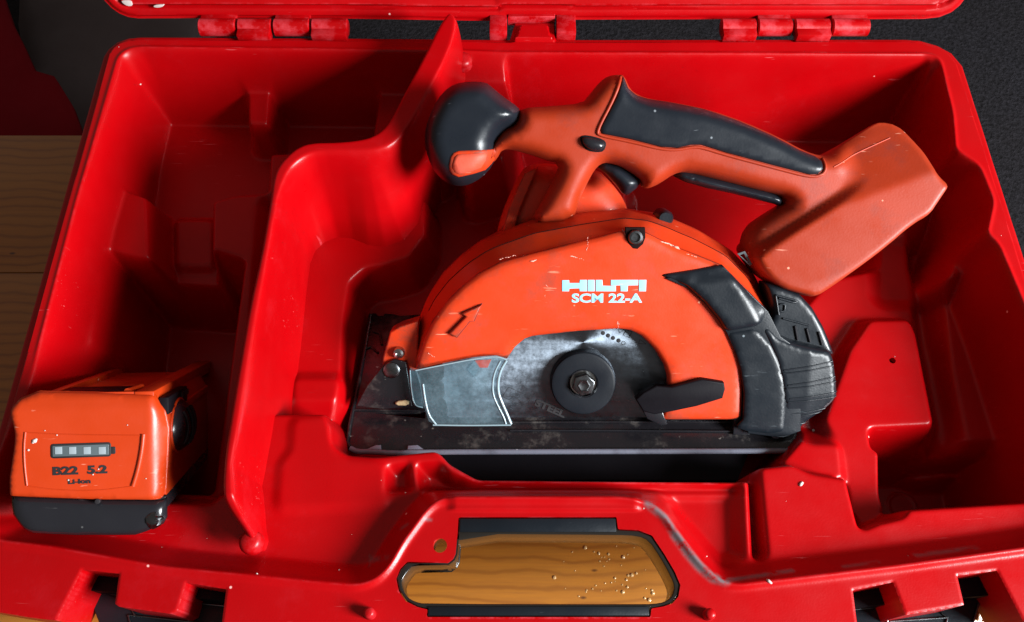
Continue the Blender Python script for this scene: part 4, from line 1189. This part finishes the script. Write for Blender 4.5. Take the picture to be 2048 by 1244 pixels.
# lock-off button and trigger
btn_o = G([(1159, 275), (1168, 270), (1185, 272), (1208, 279), (1214, 288), (1208, 303), (1195, 305), (1176, 302), (1164, 291)], HN + .016)
prism('button_well', [chaikin(btn_o, 1).tolist()], HN + .012, HN + float(Hh_b(*btn_o[4])) + .0006, M['deep_black'], saw, bev=.0003)
btn_i = G([(1163, 277), (1170, 274), (1186, 276), (1205, 282), (1210, 289), (1205, 300), (1194, 302), (1178, 299), (1167, 290)], HN + .016)
pillow('lock_button', chaikin(btn_i, 1).tolist(), M['black_gloss'], saw, .0028, .0030, HN + .0165, Tb=.001, step=.0012)
trg = G([(1193, 333), (1206, 325), (1240, 331), (1278, 355), (1284, 364), (1272, 378), (1254, 391), (1244, 386), (1230, 368), (1212, 348)], HN)
pillow('trigger', trg, M['rubber'], saw, .008, .010, HN - .002, step=.002)
# --- front knob
kn = G([(910, 167), (940, 163), (971, 164), (984, 174), (1005, 192), (1038, 215), (1041, 225), (1040, 238), (1029, 251), (1009, 260), (999, 273), (988, 290), (996, 300), (986, 331), (964, 355), (940, 369), (920, 373), (900, 369), (882, 357), (866, 338), (854, 307), (849, 280), (853, 250), (866, 215), (886, 184)], HN)
kn = chaikin(kn, 1)
Hk = Height(kn, .011, .018, sig=1.3)
pillow('front_knob', kn.tolist(), M['rubber'], saw, .011, .018, HN, Tb=.018, H=Hk, step=.0024)
inlay = G([(898, 330), (901, 314), (907, 305), (918, 301), (985, 299), (1006, 293), (1000, 306), (982, 330), (970, 342), (945, 349), (917, 355), (905, 350), (897, 340)], HN + .017)
overlay('knob_inlay', inlay, M['orange'], saw, Hk, HN, .0015)
inl2 = G([(905, 330), (909, 314), (916, 308), (975, 305), (972, 322), (962, 337), (940, 344), (918, 349), (906, 343)], HN + .018)
overlay('inlay_pad', inl2, M['orange_matt'], saw, Hk, HN, .0021, Rr=.0006)
# neck face laid over the knob side
neck = G([(1041, 222), (1075, 222), (1110, 226), (1110, 322), (1085, 316), (1053, 306), (1015, 298), (995, 306), (982, 318), (988, 292), (1000, 272), (1012, 260), (1032, 252), (1041, 240)], HN + .012)
class MaxH:
    def __init__(s, a, b): s.a, s.b = a, b
    def __call__(s, x, y): return np.maximum(s.a(x, y) + .0014, s.b(x, y))
overlay('knob_collar', neck, M['orange_h'], saw, MaxH(Hk, Hh_b), HN, .0004, Rr=.0010)
# --- gear housing and motor behind the guard
gh = G([(990, 478), (1004, 425), (1030, 365), (1052, 330), (1100, 326), (1150, 338), (1196, 338), (1226, 368), (1250, 400), (1262, 436), (1250, 480)], -.045)
pillow('gear_housing', chaikin(gh, 1).tolist(), M['orange'], saw, .016, .014, -.050, Tb=.02, step=.003)
rib = G([(1004, 470), (1020, 410), (1050, 345), (1075, 335), (1040, 420), (1025, 470)], -.034)
prism('gear_housing_rib', [rib], -.045, -.034, M['orange'], saw, bev=.001)
lathe('lock_stud', [(0, -.014), (.0035, -.014), (.0048, -.016), (.005, -.03)], M['black'], saw, 24, *G([(1330, 437)], -.016)[0])
mt = G([(1000, 600), (1040, 470), (1250, 440), (1400, 480), (1440, 600), (1300, 720), (1100, 720)], -.06)
pillow('motor_housing', chaikin(mt, 1).tolist(), M['deep_black'], saw, .02, .012, -.062, Tb=.008, step=.004)
# label on the body side
lb = G([(1461, 500), (1476, 495), (1490, 520), (1486, 524)], -.018)
prism('type_label', [lb, G([(1466, 503), (1474, 500), (1484, 518), (1480, 515)], -.018)], -.0035, -.0030, M['grey_lens'], saw, bev=.0001)

# rubbed scuffs on the guard face
bm = bmesh.new()
for (x0_, y0_, x1_, y1_, w_) in ((1325, 484, 1352, 494, 2.2), (1345, 492, 1358, 498, 3), (1176, 478, 1174, 500, 1.0), (1142, 513, 1166, 519, 1.6), (1064, 522, 1072, 521, 2), (1092, 570, 1100, 576, 1.2),
        (1235, 645, 1238, 655, 1), (1090, 590, 1092, 596, 1), (856, 706, 868, 714, 1), (1000, 520, 1030, 513, 1.2), (1374, 508, 1392, 514, 1.2), (1248, 462, 1252, 470, 1.6)):
    n_ = 7
    for k in range(n_):
        t = k / (n_ - 1); px = x0_ + (x1_ - x0_) * t + random.uniform(-1.5, 1.5); py = y0_ + (y1_ - y0_) * t + random.uniform(-.8, .8)
        c = G([(px, py)], NF)[0]
        a_2 = math.atan2(y0_ - y1_, x1_ - x0_)
        bmesh.ops.create_icosphere(bm, subdivisions=1, radius=.00030 * w_ * random.uniform(.4, 1), matrix=Matrix.Translation((c[0], c[1], NF - .00005 + float(Hg(*c)) - .004)) @ Matrix.Rotation(a_2 + random.uniform(-.3, .3), 4, 'Z') @ Matrix.Diagonal((2.6, .7, .25, 1)))
M['scuff'] = plastic('rubbed_pale_orange', (.75, .36, .28), .6, gs=.1)
tag(from_bm('paint_scuff', bm, M['scuff'], saw, 0), kind='stuff')
# seams and marks on the battery foot and guard band
def foot_line(nm, pts, r_, mt_='orange_h'):
    P = resample(chaikin(G(pts, HN + .014), 1, False), .002, False)
    tube(nm, [(x, y, HN + float(Hh_b(x, y)) + r_ * .2) for x, y in P], r_, M[mt_], saw, 6)
foot_line('foot_seam', [(1668, 334), (1720, 308), (1792, 276)], .0003, 'orange_matt')
tube('rim_seam', [(m3[i][0] * 1.002, m3[i][1] * 1.004, -.0044) for i in range(12, 84)], .0002, M['hole_dark'], saw, 6)
# --- front lug and bracket
lug = G([(765, 735), (765, 716), (780, 664), (800, 653), (836, 642), (836, 742), (820, 742), (812, 722), (790, 730)], .002)
prism('front_lug', [lug], -.014, .002, M['orange'], saw, bev=.0012)
brk = G([(712, 812), (735, 770), (768, 728), (790, 718), (812, 724), (818, 760), (824, 812), (770, 818)], .004)
prism('depth_bracket', [brk], .001, .0045, M['plate'], saw, bev=.0006)
c = G([(783, 741)], .005)[0]
lathe('bracket_rivet', [(0, .0058), (.0036, .0058), (.0046, .0052), (.0050, .0040)], M['steel'], saw, 32, c[0], c[1])
c = G([(797, 707)], .005)[0]
lathe('lug_screw', [(0, .0048), (.0012, .0048), (.0016, .0060), (.0028, .0056), (.0034, .0040), (.0035, .000)], M['bright'], saw, 24, c[0], c[1])
spr = G([(790, 803), (818, 800), (818, 812), (790, 812)], .006)
prism('sawdust_cake', [chaikin(spr, 1).tolist()], .004, .0060, plastic('packed_sawdust', (.42, .30, .16), .95, gs=.8, grain=500), saw, bev=.001)

# --- base plate: from the near edge down to its far edge
pn = at_z(1165, 903, -.046); pf_ = at_z(1165, 626, -.069)
PF = frame((HUB.x, pn.y, pn.z), (1, 0, 0), (0, pf_.y - pn.y, pf_.z - pn.z))
PL = SF.inverted() @ PF
pl = trace(PF, [(694, 888), (697, 860), (706, 805), (718, 760), (729, 690), (738, 634), (744, 626), (752, 626), (756, 631), (765, 631), (770, 626), (790, 628), (800, 631), (830, 629), (1500, 627), (1560, 700), (1594, 860), (1595, 884), (1590, 896), (1580, 902), (712, 904), (700, 900)])
slot = trace(PF, [(752, 826), (850, 823), (850, 836)])
prism('base_plate', [pl, slot], -.003, 0.0, M['plate'], saw, bev=.0006, F=PL)
# turned-up near edge, rubbed bare
eg = trace(PF, [(701, 898), (716, 905), (740, 904), (790, 908), (830, 905), (1200, 904), (1570, 903), (1584, 901), (1592, 893), (1594, 880)])
rows_ = chaikin(eg, 1, False)
tube('plate_edge', [(x, y, .0006) for x, y in rows_], .0016, M['edge_steel'], saw, 10, F=PL)
tube('plate_side_edge', [(x, y, .0004) for x, y in trace(PF, [(700, 896), (695, 885), (700, 850), (710, 800), (720, 752), (731, 690), (741, 630)])], .0011, M['plate'], saw, 8, F=PL)
st = trace(PF, [(705, 821), (830, 820), (845, 823), (1490, 852), (1490, 860), (845, 846), (830, 826), (705, 823)])
tube('plate_fold', [(x, y, .0004) for x, y in trace(PF, [(704, 820), (760, 821), (840, 822)])], .0007, M['plate'], saw, 8, F=PL)
tube('plate_fold', [(x, y, .0006) for x, y in trace(PF, [(1000, 846), (1200, 845), (1470, 845)])], .0007, M['plate'], saw, 8, F=PL)
tube('plate_fold', [(x, y, .0006) for x, y in trace(PF, [(1020, 862), (1200, 862), (1490, 864)])], .0006, M['black_gloss'], saw, 8, F=PL)
for pts in ([(745, 662), (760, 668), (764, 690)], [(728, 700), (742, 694), (756, 706)]):
    tube('plate_boss', [(x, y, .0004) for x, y in trace(PF, pts)], .0008, M['plate'], saw, 8, F=PL)
# edge nicks
for pts in ([(722, 905), (752, 892), (762, 892), (764, 906)], [(815, 904), (816, 893), (836, 892), (850, 902)]):
    prism('plate_tab', [trace(PF, pts)], -.001, .0012, M['edge_steel'], saw, bev=.0003, F=PL)
# black block added as the darkness under the plate
gd = zpts([(878, 900), (900, 930), (918, 942), (950, 959), (1475, 960), (1500, 900)], -.052)
inv = SF.inverted()
bm = bmesh.new()
tp = [bm.verts.new(inv @ Vector((x, y, -.052))) for x, y in gd]; bt = [bm.verts.new(inv @ Vector((x, y, -.064))) for x, y in gd]
bm.faces.new(tp); bm.faces.new(bt[::-1])
for i in range(len(tp)): bm.faces.new((tp[i], bt[i], bt[(i + 1) % len(tp)], tp[(i + 1) % len(tp)]))
from_bm('under_plate_dark', bm, M['deep_black'], saw, 30)

# weld the placement: thing origins stay on their base
bpy.context.view_layer.update()
